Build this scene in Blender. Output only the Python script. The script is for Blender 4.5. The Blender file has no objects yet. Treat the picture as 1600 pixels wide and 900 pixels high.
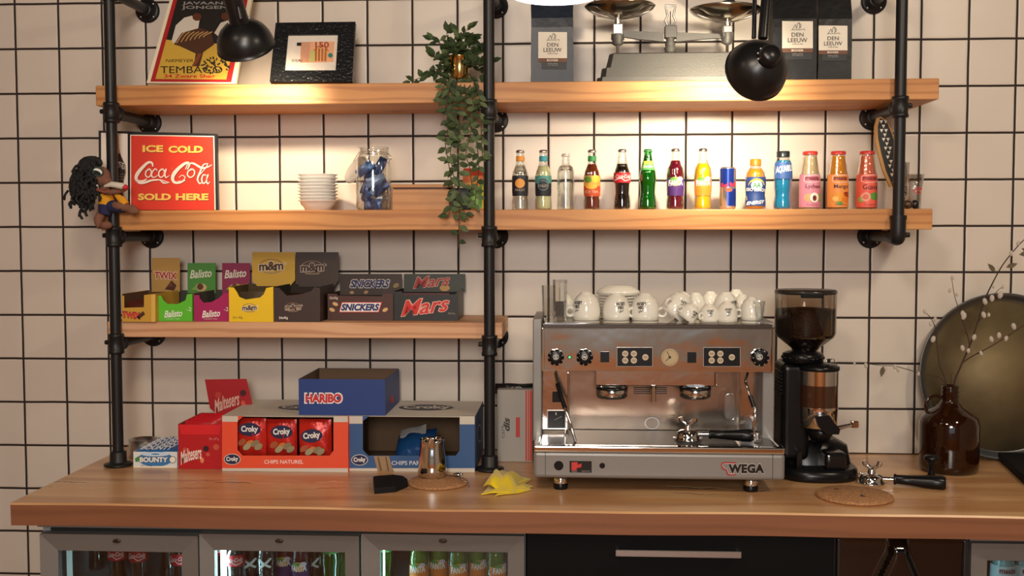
import bpy, bmesh, math, random
from mathutils import Vector, Matrix
from mathutils.geometry import tessellate_polygon
PI = math.pi
sc = bpy.context.scene
COL = sc.collection
random.seed(7)

# ---------------------------------------------------------------- camera
FPX = 1680.0
CAM = Vector((1.88066, -3.57031, 1.63390))
YAW, PITCH, ROLL = -0.0564614, 0.0526762, -0.000941
_c, _s = math.cos(YAW), math.sin(YAW)
FW = Vector((_s*math.cos(PITCH), _c*math.cos(PITCH), -math.sin(PITCH)))
_r = Vector((_c, -_s, 0)); _u = _r.cross(FW)
RT = _r*math.cos(ROLL) + _u*math.sin(ROLL)
UP = -_r*math.sin(ROLL) + _u*math.cos(ROLL)
cd = bpy.data.cameras.new('camera'); cam = bpy.data.objects.new('camera', cd); COL.objects.link(cam)
cd.sensor_width = 36; cd.lens = FPX/1600*36; cd.clip_start = .05; cd.clip_end = 60
cam.matrix_world = Matrix(((RT.x, UP.x, -FW.x, CAM.x), (RT.y, UP.y, -FW.y, CAM.y), (RT.z, UP.z, -FW.z, CAM.z), (0, 0, 0, 1)))
sc.camera = cam

# ---------------------------------------------------------------- world, lights, exposure
w = bpy.data.worlds.new('world'); sc.world = w; w.use_nodes = True
w.node_tree.nodes['Background'].inputs[0].default_value = (1, .86, .72, 1)
w.node_tree.nodes['Background'].inputs[1].default_value = .03
vs = sc.view_settings
vs.view_transform = 'Standard'; vs.look = 'None'; vs.gamma = 1; vs.use_curve_mapping = False; vs.exposure = 0.0

def area(name, loc, target, size, power, col):
    l = bpy.data.lights.new(name, 'AREA'); l.shape = 'DISK'; l.size = size; l.energy = power; l.color = col
    o = bpy.data.objects.new(name, l); COL.objects.link(o); o.location = loc
    o.rotation_euler = (Vector(target)-Vector(loc)).to_track_quat('-Z', 'Y').to_euler()
    return o
area('ceiling_light_left', (.2, -2.3, 2.95), (.7, 0, 1.3), .22, 3.5, (1, .80, .60))
area('ceiling_light_middle', (1.5, -3.0, 2.95), (1.6, -.3, .9), .4, 24, (1, .82, .64))
area('ceiling_light_right', (3.6, -2.2, 2.95), (2.9, -.3, .9), .22, 18, (1, .82, .60))
area('wall_front_fill', (2.0, -4.6, 2.9), (2.0, -6, .6), .8, 95, (1, .82, .62))  # added fill, brightens the unseen front wall that the chrome mirrors
area('front_fill', (1.9, -5.6, 2.35), (1.8, 0, 1.2), 1.1, 90, (1, .91, .83))  # added soft frontal fill, evens out the wall below the shelves

# ---------------------------------------------------------------- pixel geometry (only used to read sizes off the photo at a known depth)
def RAY(px, py): return FW + RT*((px-800)/FPX) + UP*((450-py)/FPX)
def P(px, py, y=None, z=None, x=None):
    d = RAY(px, py)
    t = (y-CAM.y)/d.y if y is not None else (z-CAM.z)/d.z if z is not None else (x-CAM.x)/d.x
    return CAM + d*t
def mpp(y): return (y-CAM.y)/FPX            # metres per pixel at depth y
def flat(Y):
    return lambda px, py, l=0: P(px, py, y=Y) - Vector((0, l, 0))
def flatz(Y, zb, row):                     # as flat(), but the bottom row rests exactly on height zb
    def f(px, py, l=0):
        p = P(px, py, y=Y) - Vector((0, l, 0))
        if py >= row-.6 or p.z < zb+.0004: p.z = zb+.0004
        return p
    return f
def plane(p0, n):
    n = Vector(n).normalized(); p0 = Vector(p0)
    if n.y > 0: n = -n
    def f(px, py, l=0):
        d = RAY(px, py); t = (p0-CAM).dot(n)/d.dot(n)
        return CAM + d*t + n*l
    return f
def tilt(Yb, zb, Yt, zt):                  # plane through (Yb,zb) and (Yt,zt), parallel to x
    dy, dz = Yt-Yb, zt-zb
    return plane((0, Yb, zb), (0, -dz, dy))
def cyl(xc, yc, R):
    Rf = R if callable(R) else (lambda z: R)
    def f(px, py, l=0):
        p = P(px, py, y=yc); r = Rf(p.z); t = max(-.999, min(.999, (p.x-xc)/max(r, 1e-4)))
        a = math.asin(t); r += l
        return Vector((xc + r*math.sin(a), yc - r*math.cos(a), p.z))
    return f

# ---------------------------------------------------------------- materials
MATS = {}
def mat(name, col=(.8, .8, .8), rough=.5, metal=0, **k):
    if name in MATS: return MATS[name]
    m = bpy.data.materials.new(name); m.use_nodes = True; MATS[name] = m
    b = m.node_tree.nodes['Principled BSDF']
    b.inputs['Base Color'].default_value = (*col, 1); b.inputs['Roughness'].default_value = rough; b.inputs['Metallic'].default_value = metal
    if 'emit' in k:
        b.inputs['Emission Color'].default_value = (*k.get('ecol', col), 1); b.inputs['Emission Strength'].default_value = k['emit']
    if 'trans' in k: b.inputs['Transmission Weight'].default_value = k['trans']
    if 'ior' in k: b.inputs['IOR'].default_value = k['ior']
    if 'coat' in k: b.inputs['Coat Weight'].default_value = k['coat']
    if 'spec' in k: b.inputs['Specular IOR Level'].default_value = k['spec']
    if 'sheen' in k: b.inputs['Sheen Weight'].default_value = k['sheen']
    if 'bump' in k:
        nt = m.node_tree; tc = nt.nodes.new('ShaderNodeTexCoord'); n = nt.nodes.new('ShaderNodeTexNoise'); n.inputs['Scale'].default_value = k['bump'][0]
        n.inputs['Detail'].default_value = 3
        bp = nt.nodes.new('ShaderNodeBump'); bp.inputs['Strength'].default_value = k['bump'][1]; bp.inputs['Distance'].default_value = k['bump'][2] if len(k['bump']) > 2 else .002
        nt.links.new(tc.outputs['Object'], n.inputs['Vector']); nt.links.new(n.outputs['Fac'], bp.inputs['Height']); nt.links.new(bp.outputs['Normal'], b.inputs['Normal'])
    if 'var' in k:                          # (scale, second colour)
        nt = m.node_tree; tc = nt.nodes.new('ShaderNodeTexCoord'); n = nt.nodes.new('ShaderNodeTexNoise'); n.inputs['Scale'].default_value = k['var'][0]; n.inputs['Detail'].default_value = 4
        mx = nt.nodes.new('ShaderNodeMix'); mx.data_type = 'RGBA'; mx.inputs[6].default_value = (*col, 1); mx.inputs[7].default_value = (*k['var'][1], 1)
        rp = nt.nodes.new('ShaderNodeMapRange'); rp.inputs[1].default_value = .4; rp.inputs[2].default_value = .6
        nt.links.new(tc.outputs['Object'], n.inputs['Vector']); nt.links.new(n.outputs['Fac'], rp.inputs[0]); nt.links.new(rp.outputs[0], mx.inputs[0]); nt.links.new(mx.outputs[2], b.inputs['Base Color'])
    return m
def sr(h):                                  # '#rrggbb' sRGB -> linear
    h = h.lstrip('#'); o = []
    for i in (0, 2, 4):
        c = int(h[i:i+2], 16)/255; o.append(c/12.92 if c <= .04045 else ((c+.055)/1.055)**2.4)
    return tuple(o)
def C(h, rough=.5, **k):                    # plain colour material by its hex
    return mat('paint_'+h.lstrip('#')+('' if rough == .5 else '_%d' % int(rough*100)), sr(h), rough, **k)
def glass_thin(name, tint=(1, 1, 1), gloss=.12, rough=.02):
    if name in MATS: return MATS[name]
    m = bpy.data.materials.new(name); m.use_nodes = True; MATS[name] = m
    nt = m.node_tree; nt.nodes.clear()
    o = nt.nodes.new('ShaderNodeOutputMaterial'); t = nt.nodes.new('ShaderNodeBsdfTransparent'); g = nt.nodes.new('ShaderNodeBsdfGlossy'); mx = nt.nodes.new('ShaderNodeMixShader')
    lw = nt.nodes.new('ShaderNodeLayerWeight'); lw.inputs[0].default_value = .35
    mr = nt.nodes.new('ShaderNodeMapRange'); mr.inputs[3].default_value = gloss*.45; mr.inputs[4].default_value = min(1, gloss*5)
    t.inputs[0].default_value = (*tint, 1); g.inputs['Roughness'].default_value = rough
    nt.links.new(lw.outputs['Facing'], mr.inputs[0]); nt.links.new(mr.outputs[0], mx.inputs[0])
    nt.links.new(t.outputs[0], mx.inputs[1]); nt.links.new(g.outputs[0], mx.inputs[2]); nt.links.new(mx.outputs[0], o.inputs[0])
    return m
def wood(name, ca, cb, cc, axis='x', rough=.45, cracks=None, coat=0, fine=1.0):
    m = bpy.data.materials.new(name); m.use_nodes = True; MATS[name] = m
    nt = m.node_tree; N = nt.nodes.new; L = nt.links.new; b = nt.nodes['Principled BSDF']
    tc = N('ShaderNodeTexCoord'); mp = N('ShaderNodeMapping'); L(tc.outputs['Object'], mp.inputs[0])
    mp.inputs['Scale'].default_value = (1, 9, 9) if axis == 'x' else (9, 9, 1)
    n1 = N('ShaderNodeTexNoise'); n1.inputs['Scale'].default_value = 2.2*fine; n1.inputs['Detail'].default_value = 5; n1.inputs['Distortion'].default_value = .8; L(mp.outputs[0], n1.inputs['Vector'])
    wv = N('ShaderNodeTexWave'); wv.wave_type = 'BANDS'; wv.bands_direction = 'Z'; wv.inputs['Scale'].default_value = 1.6*fine; wv.inputs['Distortion'].default_value = 9; wv.inputs['Detail'].default_value = 3; wv.inputs['Detail Scale'].default_value = .8
    mp2 = N('ShaderNodeMapping'); mp2.inputs['Scale'].default_value = (.8, 6, 6) if axis == 'x' else (6, 6, .8); L(tc.outputs['Object'], mp2.inputs[0]); L(mp2.outputs[0], wv.inputs['Vector'])
    r1 = N('ShaderNodeValToRGB'); r1.color_ramp.elements[0].position = .33; r1.color_ramp.elements[0].color = (*ca, 1); r1.color_ramp.elements[1].position = .66; r1.color_ramp.elements[1].color = (*cb, 1); L(n1.outputs['Fac'], r1.inputs[0])
    mx = N('ShaderNodeMix'); mx.data_type = 'RGBA'; L(r1.outputs[0], mx.inputs[6]); mx.inputs[7].default_value = (*cc, 1)
    mr = N('ShaderNodeMapRange'); mr.inputs[1].default_value = .55; mr.inputs[2].default_value = 1; mr.inputs[4].default_value = .5; L(wv.outputs['Fac'], mr.inputs[0]); L(mr.outputs[0], mx.inputs[0])
    # knots
    vo = N('ShaderNodeTexVoronoi'); vo.inputs['Scale'].default_value = 1.0; mp3 = N('ShaderNodeMapping'); mp3.inputs['Scale'].default_value = (2.1, 5, 5) if axis == 'x' else (5, 5, 2.1)
    n3 = N('ShaderNodeTexNoise'); n3.inputs['Scale'].default_value = 25; ad = N('ShaderNodeVectorMath'); ad.operation = 'MULTIPLY_ADD'; ad.inputs[1].default_value = (.05, .05, .05)
    L(tc.outputs['Object'], mp3.inputs[0]); L(tc.outputs['Object'], n3.inputs['Vector']); L(n3.outputs['Color'], ad.inputs[0]); L(mp3.outputs[0], ad.inputs[2]); L(ad.outputs[0], vo.inputs['Vector'])
    kr = N('ShaderNodeMapRange'); kr.inputs[1].default_value = .03; kr.inputs[2].default_value = .11; kr.inputs[3].default_value = .8; kr.inputs[4].default_value = 0; L(vo.outputs['Distance'], kr.inputs[0])
    mk = N('ShaderNodeMix'); mk.data_type = 'RGBA'; L(mx.outputs[2], mk.inputs[6]); mk.inputs[7].default_value = (cc[0]*.35, cc[1]*.25, cc[2]*.2, 1); L(kr.outputs[0], mk.inputs[0])
    out = mk.outputs[2]
    if cracks:
        # long wandering crack lines with pale filler beside them, at given y positions
        sp = N('ShaderNodeSeparateXYZ'); L(tc.outputs['Object'], sp.inputs[0])
        nn = N('ShaderNodeTexNoise'); nn.inputs['Scale'].default_value = 1.6; nn.inputs['Detail'].default_value = 6; nn.inputs['Roughness'].default_value = .65; mpc = N('ShaderNodeMapping'); mpc.inputs['Scale'].default_value = (1, .2, .2); L(tc.outputs['Object'], mpc.inputs[0]); L(mpc.outputs[0], nn.inputs['Vector'])
        gate = N('ShaderNodeTexNoise'); gate.inputs['Scale'].default_value = 5; gate.inputs['Detail'].default_value = 5; mpg = N('ShaderNodeMapping'); mpg.inputs['Scale'].default_value = (1, 5, 1); L(tc.outputs['Object'], mpg.inputs[0]); L(mpg.outputs[0], gate.inputs['Vector'])
        for (yc, w1, colr, thr) in cracks:
            a = N('ShaderNodeMath'); a.operation = 'MULTIPLY_ADD'; L(nn.outputs['Fac'], a.inputs[0]); a.inputs[1].default_value = -.28; L(sp.outputs['Y'], a.inputs[2])
            s2 = N('ShaderNodeMath'); s2.operation = 'ADD'; L(a.outputs[0], s2.inputs[0]); s2.inputs[1].default_value = .14-yc
            ab = N('ShaderNodeMath'); ab.operation = 'ABSOLUTE'; L(s2.outputs[0], ab.inputs[0])
            g = N('ShaderNodeMapRange'); L(gate.outputs['Fac'], g.inputs[0]); g.inputs[1].default_value = thr; g.inputs[2].default_value = thr+.12; g.inputs[3].default_value = 0; g.inputs[4].default_value = w1
            lt = N('ShaderNodeMath'); lt.operation = 'LESS_THAN'; L(ab.outputs[0], lt.inputs[0]); L(g.outputs[0], lt.inputs[1])
            mc = N('ShaderNodeMix'); mc.data_type = 'RGBA'; L(out, mc.inputs[6]); mc.inputs[7].default_value = (*colr, 1); L(lt.outputs[0], mc.inputs[0]); out = mc.outputs[2]
    L(out, b.inputs['Base Color']); b.inputs['Roughness'].default_value = rough; b.inputs['Coat Weight'].default_value = coat; b.inputs['Coat Roughness'].default_value = .25
    bp = N('ShaderNodeBump'); bp.inputs['Strength'].default_value = .25; bp.inputs['Distance'].default_value = .001; L(n1.outputs['Fac'], bp.inputs['Height']); L(bp.outputs[0], b.inputs['Normal'])
    return m
def tiles():
    m = bpy.data.materials.new('white_tiles'); m.use_nodes = True; nt = m.node_tree; N = nt.nodes.new; L = nt.links.new; b = nt.nodes['Principled BSDF']
    tc = N('ShaderNodeTexCoord'); nz = N('ShaderNodeTexNoise'); nz.inputs['Scale'].default_value = 9; nz.inputs['Detail'].default_value = 4
    ad = N('ShaderNodeVectorMath'); ad.operation = 'MULTIPLY_ADD'; ad.inputs[1].default_value = (.003, .003, .003); L(tc.outputs['Object'], nz.inputs['Vector']); L(nz.outputs['Color'], ad.inputs[0]); L(tc.outputs['Object'], ad.inputs[2])
    sp = N('ShaderNodeSeparateXYZ'); L(ad.outputs[0], sp.inputs[0])
    ds = []
    for ax in ('X', 'Z'):
        p = N('ShaderNodeMath'); p.operation = 'ADD'; p.inputs[1].default_value = 15-.0015; L(sp.outputs[ax], p.inputs[0])
        q = N('ShaderNodeMath'); q.operation = 'PINGPONG'; q.inputs[1].default_value = .075; L(p.outputs[0], q.inputs[0]); ds.append(q)
    mn = N('ShaderNodeMath'); mn.operation = 'MINIMUM'; L(ds[0].outputs[0], mn.inputs[0]); L(ds[1].outputs[0], mn.inputs[1])
    mr = N('ShaderNodeMapRange'); mr.inputs[1].default_value = .0028; mr.inputs[2].default_value = .0046; L(mn.outputs[0], mr.inputs[0])
    n2 = N('ShaderNodeTexNoise'); n2.inputs['Scale'].default_value = 3.5; n2.inputs['Detail'].default_value = 5; L(tc.outputs['Object'], n2.inputs['Vector'])
    tcol = N('ShaderNodeMix'); tcol.data_type = 'RGBA'; tcol.inputs[6].default_value = (.62, .545, .462, 1); tcol.inputs[7].default_value = (.72, .648, .567, 1); L(n2.outputs['Fac'], tcol.inputs[0])
    mx = N('ShaderNodeMix'); mx.data_type = 'RGBA'; mx.inputs[6].default_value = (.018, .008, .006, 1); L(tcol.outputs[2], mx.inputs[7]); L(mr.outputs[0], mx.inputs[0]); L(mx.outputs[2], b.inputs['Base Color'])
    rr = N('ShaderNodeMapRange'); rr.inputs[3].default_value = .8; rr.inputs[4].default_value = .38; L(mr.outputs[0], rr.inputs[0]); L(rr.outputs[0], b.inputs['Roughness'])
    mb = N('ShaderNodeMapRange'); mb.inputs[1].default_value = .002; mb.inputs[2].default_value = .008; L(mn.outputs[0], mb.inputs[0])
    ma = N('ShaderNodeMath'); ma.operation = 'MULTIPLY_ADD'; ma.inputs[1].default_value = .25; L(nz.outputs['Fac'], ma.inputs[0]); L(mb.outputs[0], ma.inputs[2])
    bp = N('ShaderNodeBump'); bp.inputs['Strength'].default_value = .5; bp.inputs['Distance'].default_value = .002; L(ma.outputs[0], bp.inputs['Height']); L(bp.outputs[0], b.inputs['Normal'])
    return m
BLACK = mat('black_iron', (.014, .014, .015), .42, .3, bump=(300, .25, .0006))
BPLAST = mat('black_plastic', (.005, .005, .006), .28, spec=.3)
BMATT = mat('black_matt', (.008, .008, .009), .7, spec=.2)
CHROME = mat('chrome', (.78, .77, .76), .06, 1)
STEEL = mat('polished_steel', (.62, .59, .56), .13, 1, bump=(14, .35, .004))
BRUSH = mat('brushed_steel', (.5, .49, .47), .33, 1)
GREYP = mat('grey_paint', (.25, .24, .225), .42, .35)
WHITE = mat('white_porcelain', (.78, .76, .68), .14, coat=.3)
CARD = mat('brown_card', (.16, .10, .055), .85)
EDGEW = wood('worktop_edge_shaded', sr('#85543a'), sr('#8f5e40'), sr('#754a30'), 'x', .45, fine=.6)  # front face wood, redder and darker with its shade put into the colour
PINE = wood('pine_board', sr('#bd8048'), sr('#cf955a'), sr('#98582a'), 'x', .5)
PINE2 = wood('pine_board_pale', sr('#cf9c74'), sr('#dcae86'), sr('#a3683f'), 'x', .55)
TOPW = wood('worktop_wood', sr('#cf9c68'), sr('#ddb384'), sr('#a87048'), 'x', .33, coat=.35, cracks=[(.275, .012, sr('#e0bc90'), .47), (.268, .0042, sr('#2c180c'), .50), (.20, .0026, sr('#3a2010'), .52)], fine=.8)

# ---------------------------------------------------------------- mesh builder
def bez(pts, n=6):
    pts = [Vector(p) for p in pts]
    if len(pts) < 3: return pts
    q = [pts[0]*2-pts[1]] + pts + [pts[-1]*2-pts[-2]]; out = []
    for i in range(1, len(q)-2):
        for k in range(n):
            t = k/n; a, b, c, d = q[i-1], q[i], q[i+1], q[i+2]
            out.append(.5*((2*b)+(c-a)*t+(2*a-5*b+4*c-d)*t*t+(3*b-a-3*c+d)*t**3))
    out.append(pts[-1]); return out
_TX = {}
def text_mesh(s, shear=0, bold=0, space=1.0):
    key = (s, shear, bold, space)
    if key in _TX: return _TX[key]
    cu = bpy.data.curves.new('t', 'FONT'); cu.body = s; cu.size = 1; cu.shear = shear; cu.offset = bold; cu.resolution_u = 3; cu.space_character = space
    cu.align_x = 'CENTER'
    o = bpy.data.objects.new('t', cu); me = bpy.data.meshes.new_from_object(o)
    vv = [(v.co.x, v.co.y) for v in me.vertices]; ff = [tuple(p.vertices) for p in me.polygons]
    bpy.data.meshes.remove(me); bpy.data.objects.remove(o); bpy.data.curves.remove(cu)
    _TX[key] = (vv, ff); return vv, ff
class MB:
    def __init__(s): s.v = []; s.f = []; s.m = []; s.sm = []; s.mats = []; s.T = None
    def mi(s, m):
        if m not in s.mats: s.mats.append(m)
        return s.mats.index(m)
    def add(s, vs, fs, m, smooth=False):
        b = len(s.v); s.v += [tuple(s.T @ Vector(v)) if s.T else tuple(v) for v in vs]
        i = s.mi(m)
        for f in fs: s.f.append(tuple(b+k for k in f)); s.m.append(i); s.sm.append(smooth)
        return s
    def box(s, x0, x1, y0, y1, z0, z1, m, bev=0, seg=2):
        if x0 > x1: x0, x1 = x1, x0
        if y0 > y1: y0, y1 = y1, y0
        if z0 > z1: z0, z1 = z1, z0
        bm = bmesh.new(); bmesh.ops.create_cube(bm, size=1)
        for v in bm.verts: v.co = Vector(((x0+x1)/2+v.co.x*(x1-x0), (y0+y1)/2+v.co.y*(y1-y0), (z0+z1)/2+v.co.z*(z1-z0)))
        if bev > 0: bmesh.ops.bevel(bm, geom=list(bm.edges), offset=min(bev, .49*min(x1-x0, y1-y0, z1-z0)), segments=seg, affect='EDGES', profile=.5)
        bm.verts.index_update(); s.add([v.co for v in bm.verts], [[v.index for v in f.verts] for f in bm.faces], m); bm.free(); return s
    def tube(s, pts, r, m, n=10, smooth=True, cap=True, closed=False):
        pts = [Vector(p) for p in pts]; k = len(pts); rs = r if isinstance(r, (list, tuple)) else [r]*k
        up = None; vs = []
        for i, p in enumerate(pts):
            if closed: d = pts[(i+1) % k]-pts[i-1]
            else: d = pts[min(i+1, k-1)]-pts[max(i-1, 0)]
            d.normalize()
            if up is None:
                up = Vector((0, 0, 1)) if abs(d.z) < .9 else Vector((0, 1, 0))
            a = (up - d*up.dot(d))
            if a.length < 1e-5: a = d.orthogonal()
            a.normalize(); up = a; b = d.cross(a)
            for j in range(n):
                t = 2*PI*j/n; vs.append(p+(a*math.cos(t)+b*math.sin(t))*rs[i])
        fs = []
        for i in range(k if closed else k-1):
            for j in range(n):
                a0, a1 = i*n+j, i*n+(j+1) % n; b0, b1 = ((i+1) % k)*n+j, ((i+1) % k)*n+(j+1) % n
                fs.append((a0, a1, b1, b0))
        s.add(vs, fs, m, smooth)
        if cap and not closed: s.add(vs[:n], [tuple(reversed(range(n)))], m); s.add(vs[-n:], [tuple(range(n))], m)
        return s
    def lathe(s, prof, m, n=28, c=(0, 0, 0), M=None, smooth=True, a0=0, a1=2*PI):
        full = abs(a1-a0-2*PI) < 1e-6; nn = n if full else n+1; vs = []
        c = Vector(c)
        for (r, z) in prof:
            for j in range(nn):
                t = a0+(a1-a0)*j/n; v = Vector((r*math.cos(t), r*math.sin(t), z)); vs.append((M @ v if M else v)+c)
        fs = []
        for i in range(len(prof)-1):
            for j in range(n):
                k = (j+1) % nn if full else j+1
                fs.append((i*nn+j, i*nn+k, (i+1)*nn+k, (i+1)*nn+j))
        s.add(vs, fs, m, smooth)
        if full:
            for idx, rev in ((0, True), (len(prof)-1, False)):
                if prof[idx][0] > 1e-4 and not (len(prof) > 2 and prof[0] == prof[-1]):
                    q = list(range(n)); s.add(vs[idx*n:idx*n+n], [tuple(reversed(q)) if rev else tuple(q)], m)
        return s
    def open_lathe(s, prof, m, n=28, c=(0, 0, 0), M=None):   # no caps
        q = MB(); q.lathe(prof+[prof[0]], m, n, c, M); k = len(prof)-1
        s.add(q.v[:len(prof)*n], q.f[:k*n], m, True); return s
    def ball(s, c, r, m, n=14, sc=(1, 1, 1), M=None):
        h = max(6, n//2); pr = [(max(1e-5, math.sin(PI*i/h)), -math.cos(PI*i/h)) for i in range(h+1)]
        S = Matrix.Diagonal((r*sc[0], r*sc[1], r*sc[2])); S = (M @ S) if M else S
        return s.lathe(pr, m, n, c, S)
    def slab(s, pp, f, t, m, l=0):           # polygon in photo pixels on surface f, thickness t behind
        a = [f(x, y, l) for x, y in pp]; b = [f(x, y, l-t) for x, y in pp]; n = len(pp)
        tri = tessellate_polygon([[Vector((x, -y, 0)) for x, y in pp]])
        s.add(a, tri, m); s.add(b, [tuple(reversed(t_)) for t_ in tri], m)
        s.add(a+b, [(i, (i+1) % n, n+(i+1) % n, n+i) for i in range(n)], m); return s
    def poly(s, pp, f, m, l=.0005):
        a = [f(x, y, l) for x, y in pp]; s.add(a, tessellate_polygon([[Vector((x, -y, 0)) for x, y in pp]]), m); return s
    def patch(s, x0, x1, y0, y1, f, m, l=.0005, nu=12, nv=2):
        vs = [f(x0+(x1-x0)*i/nu, y0+(y1-y0)*j/nv, l) for j in range(nv+1) for i in range(nu+1)]
        s.add(vs, [(j*(nu+1)+i, j*(nu+1)+i+1, (j+1)*(nu+1)+i+1, (j+1)*(nu+1)+i) for j in range(nv) for i in range(nu)], m, True); return s
    def disc(s, cx, cy, rx, ry, f, m, l=.0008, n=24, rot=0, nr=2, hole=0, a0=0, a1=2*PI):
        vs = []; k = n+1
        for j in range(nr+1):
            q = hole+(1-hole)*j/nr
            for i in range(k):
                t = a0+(a1-a0)*i/n; x, y = rx*q*math.cos(t), ry*q*math.sin(t)
                vs.append(f(cx+x*math.cos(rot)-y*math.sin(rot), cy+x*math.sin(rot)+y*math.cos(rot), l))
        s.add(vs, [(j*k+i, j*k+i+1, (j+1)*k+i+1, (j+1)*k+i) for j in range(nr) for i in range(n)], m); return s
    def stroke(s, pts, wd, f, m, l=.001, n=5):
        q = bez([(x, y, 0) for x, y in pts], n); k = len(q); vs = []
        for i, p in enumerate(q):
            d = q[min(i+1, k-1)]-q[max(i-1, 0)]; d = d.normalized() if d.length > 0 else Vector((1, 0, 0))
            w_ = wd if not isinstance(wd, (list, tuple)) else wd[0]+(wd[-1]-wd[0])*i/(k-1) if len(wd) == 2 else (wd[0]+(wd[1]-wd[0])*2*i/(k-1) if i < k/2 else wd[1]+(wd[2]-wd[1])*(2*i/(k-1)-1))
            a = Vector((-d.y, d.x, 0))*w_/2; vs.append(f(p.x+a.x, p.y+a.y, l)); vs.append(f(p.x-a.x, p.y-a.y, l))
        s.add(vs, [(2*i, 2*i+1, 2*i+3, 2*i+2) for i in range(k-1)], m); return s
    def text(s, t, x0, x1, y0, y1, f, m, l=.001, shear=0, bold=0, rot=0, space=1.0, arc=0, slope=0):
        vv, ff = text_mesh(t, shear, bold, space)
        if not vv: return s
        ax, bx = min(v[0] for v in vv), max(v[0] for v in vv); ay, by = min(v[1] for v in vv), max(v[1] for v in vv)
        cx, cy = (x0+x1)/2, (y0+y1)/2; out = []
        for u, v in vv:
            X = ((u-ax)/(bx-ax)-.5)*(x1-x0); Y = (.5-(v-ay)/(by-ay))*(y1-y0)
            Y += arc*(1-(2*X/(x1-x0))**2)*-1 + slope*X
            out.append(f(cx+X*math.cos(rot)-Y*math.sin(rot), cy+X*math.sin(rot)+Y*math.cos(rot), l))
        s.add(out, ff, m); return s
    def build(s, name, parent=None, world=True, loc=None, bevel=0, remesh=0, solid=0, subsurf=0):
        me = bpy.data.meshes.new(name); base = Vector(loc) if loc is not None else Vector((0, 0, 0))
        if parent is not None and world:
            q = parent
            while q: base = base+q.location; q = q.parent
        me.from_pydata([tuple(Vector(v)-base) if world else v for v in s.v], [], s.f); me.validate()
        for m in s.mats: me.materials.append(m)
        if len(me.polygons) == len(s.m):
            me.polygons.foreach_set('material_index', s.m); me.polygons.foreach_set('use_smooth', s.sm)
        me.update()
        o = bpy.data.objects.new(name, me); COL.objects.link(o)
        if parent is not None: o.parent = parent
        elif loc is not None: o.location = loc
        if remesh: r = o.modifiers.new('r', 'REMESH'); r.mode = 'VOXEL'; r.voxel_size = remesh; r.use_smooth_shade = True
        if solid: r = o.modifiers.new('s', 'SOLIDIFY'); r.thickness = solid; r.offset = 0
        if subsurf: r = o.modifiers.new('u', 'SUBSURF'); r.levels = subsurf; r.render_levels = subsurf
        if bevel: r = o.modifiers.new('b', 'BEVEL'); r.width = bevel; r.segments = 2; r.limit_method = 'ANGLE'; r.angle_limit = .9
        return o
def tag(o, label, cat, group=None):
    o['label'] = label; o['category'] = cat
    if group: o['group'] = group
    return o
ORD = ['first', 'second', 'third', 'fourth', 'fifth', 'sixth', 'seventh', 'eighth', 'ninth', 'tenth', 'eleventh']
def thing(name, label, cat, loc, group=None):
    o = bpy.data.objects.new(name, None); COL.objects.link(o); o.location = loc; o.empty_display_size = .03
    return tag(o, label, cat, group)
def struct(name, mb, **k):
    o = mb.build(name, **k); o['kind'] = 'structure'; return o
def copy_tree(root, loc, label=None, rotz=None, scale=None):
    r = root.copy(); COL.objects.link(r); r.location = loc
    if label: r['label'] = label
    if rotz is not None: r.rotation_euler = (0, 0, rotz)
    if scale: r.scale = scale
    for ch in list(root.children):
        c = ch.copy(); COL.objects.link(c); c.parent = r
        for g in list(ch.children):
            d = g.copy(); COL.objects.link(d); d.parent = c
    return r
def RX(a): return Matrix.Rotation(a, 3, 'X')
def RY(a): return Matrix.Rotation(a, 3, 'Y')
def RZ(a): return Matrix.Rotation(a, 3, 'Z')
def along(d): return Vector((0, 0, 1)).rotation_difference(Vector(d).normalized()).to_matrix()

# ---------------------------------------------------------------- room shell
TL = tiles()
X0, X1, YB, ZC = -1.4, 5.0, -6.0, 3.05
struct('wall_back', MB().box(X0-.1, X1+.1, 0, .1, 0, ZC, TL))
struct('floor', MB().box(X0-.1, X1+.1, YB-.1, .1, -.1, 0, wood('floor_boards', sr('#7a4a2a'), sr('#8a5a34'), sr('#4a2a16'), 'x', .5)))
struct('ceiling', MB().box(X0-.1, X1+.1, YB-.1, .1, ZC, ZC+.1, C('#3a3330', .8)))
struct('wall_left', MB().box(X0-.1, X0, YB, 0, 0, ZC, C('#b08a66', .8)))
struct('wall_right', MB().box(X1, X1+.1, YB, 0, 0, ZC, C('#a89a8a', .8)))
wf = MB(); WW = C('#bc8258', .6); WG = C('#8a8c8e', .7)
for (xa, xb, za, zb, m_) in ((X0, X1, 0, .62, WW), (X0, 1.0, .62, ZC, WG), (3.2, X1, .62, ZC, WG), (1.0, 3.2, .62, 1.0, WG), (1.0, 3.2, 2.5, ZC, WG)): wf.box(xa, xb, YB-.1, YB, za, zb, m_)
struct('wall_front', wf)
wn = MB(); wn.box(1.0, 3.2, YB-.06, YB-.05, 1.0, 2.5, mat('daylight_glass', (.6, .75, 1), .4, emit=.8, ecol=(.62, .78, 1)))
for xx in (1.0, 1.7, 2.45, 3.14): wn.box(xx, xx+.06, YB-.05, YB+.02, 1.0, 2.5, C('#222222'))
for zz in (1.0, 2.44): wn.box(1.0, 3.2, YB-.05, YB+.02, zz, zz+.06, C('#222222'))
struct('window_1', wn)

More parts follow.
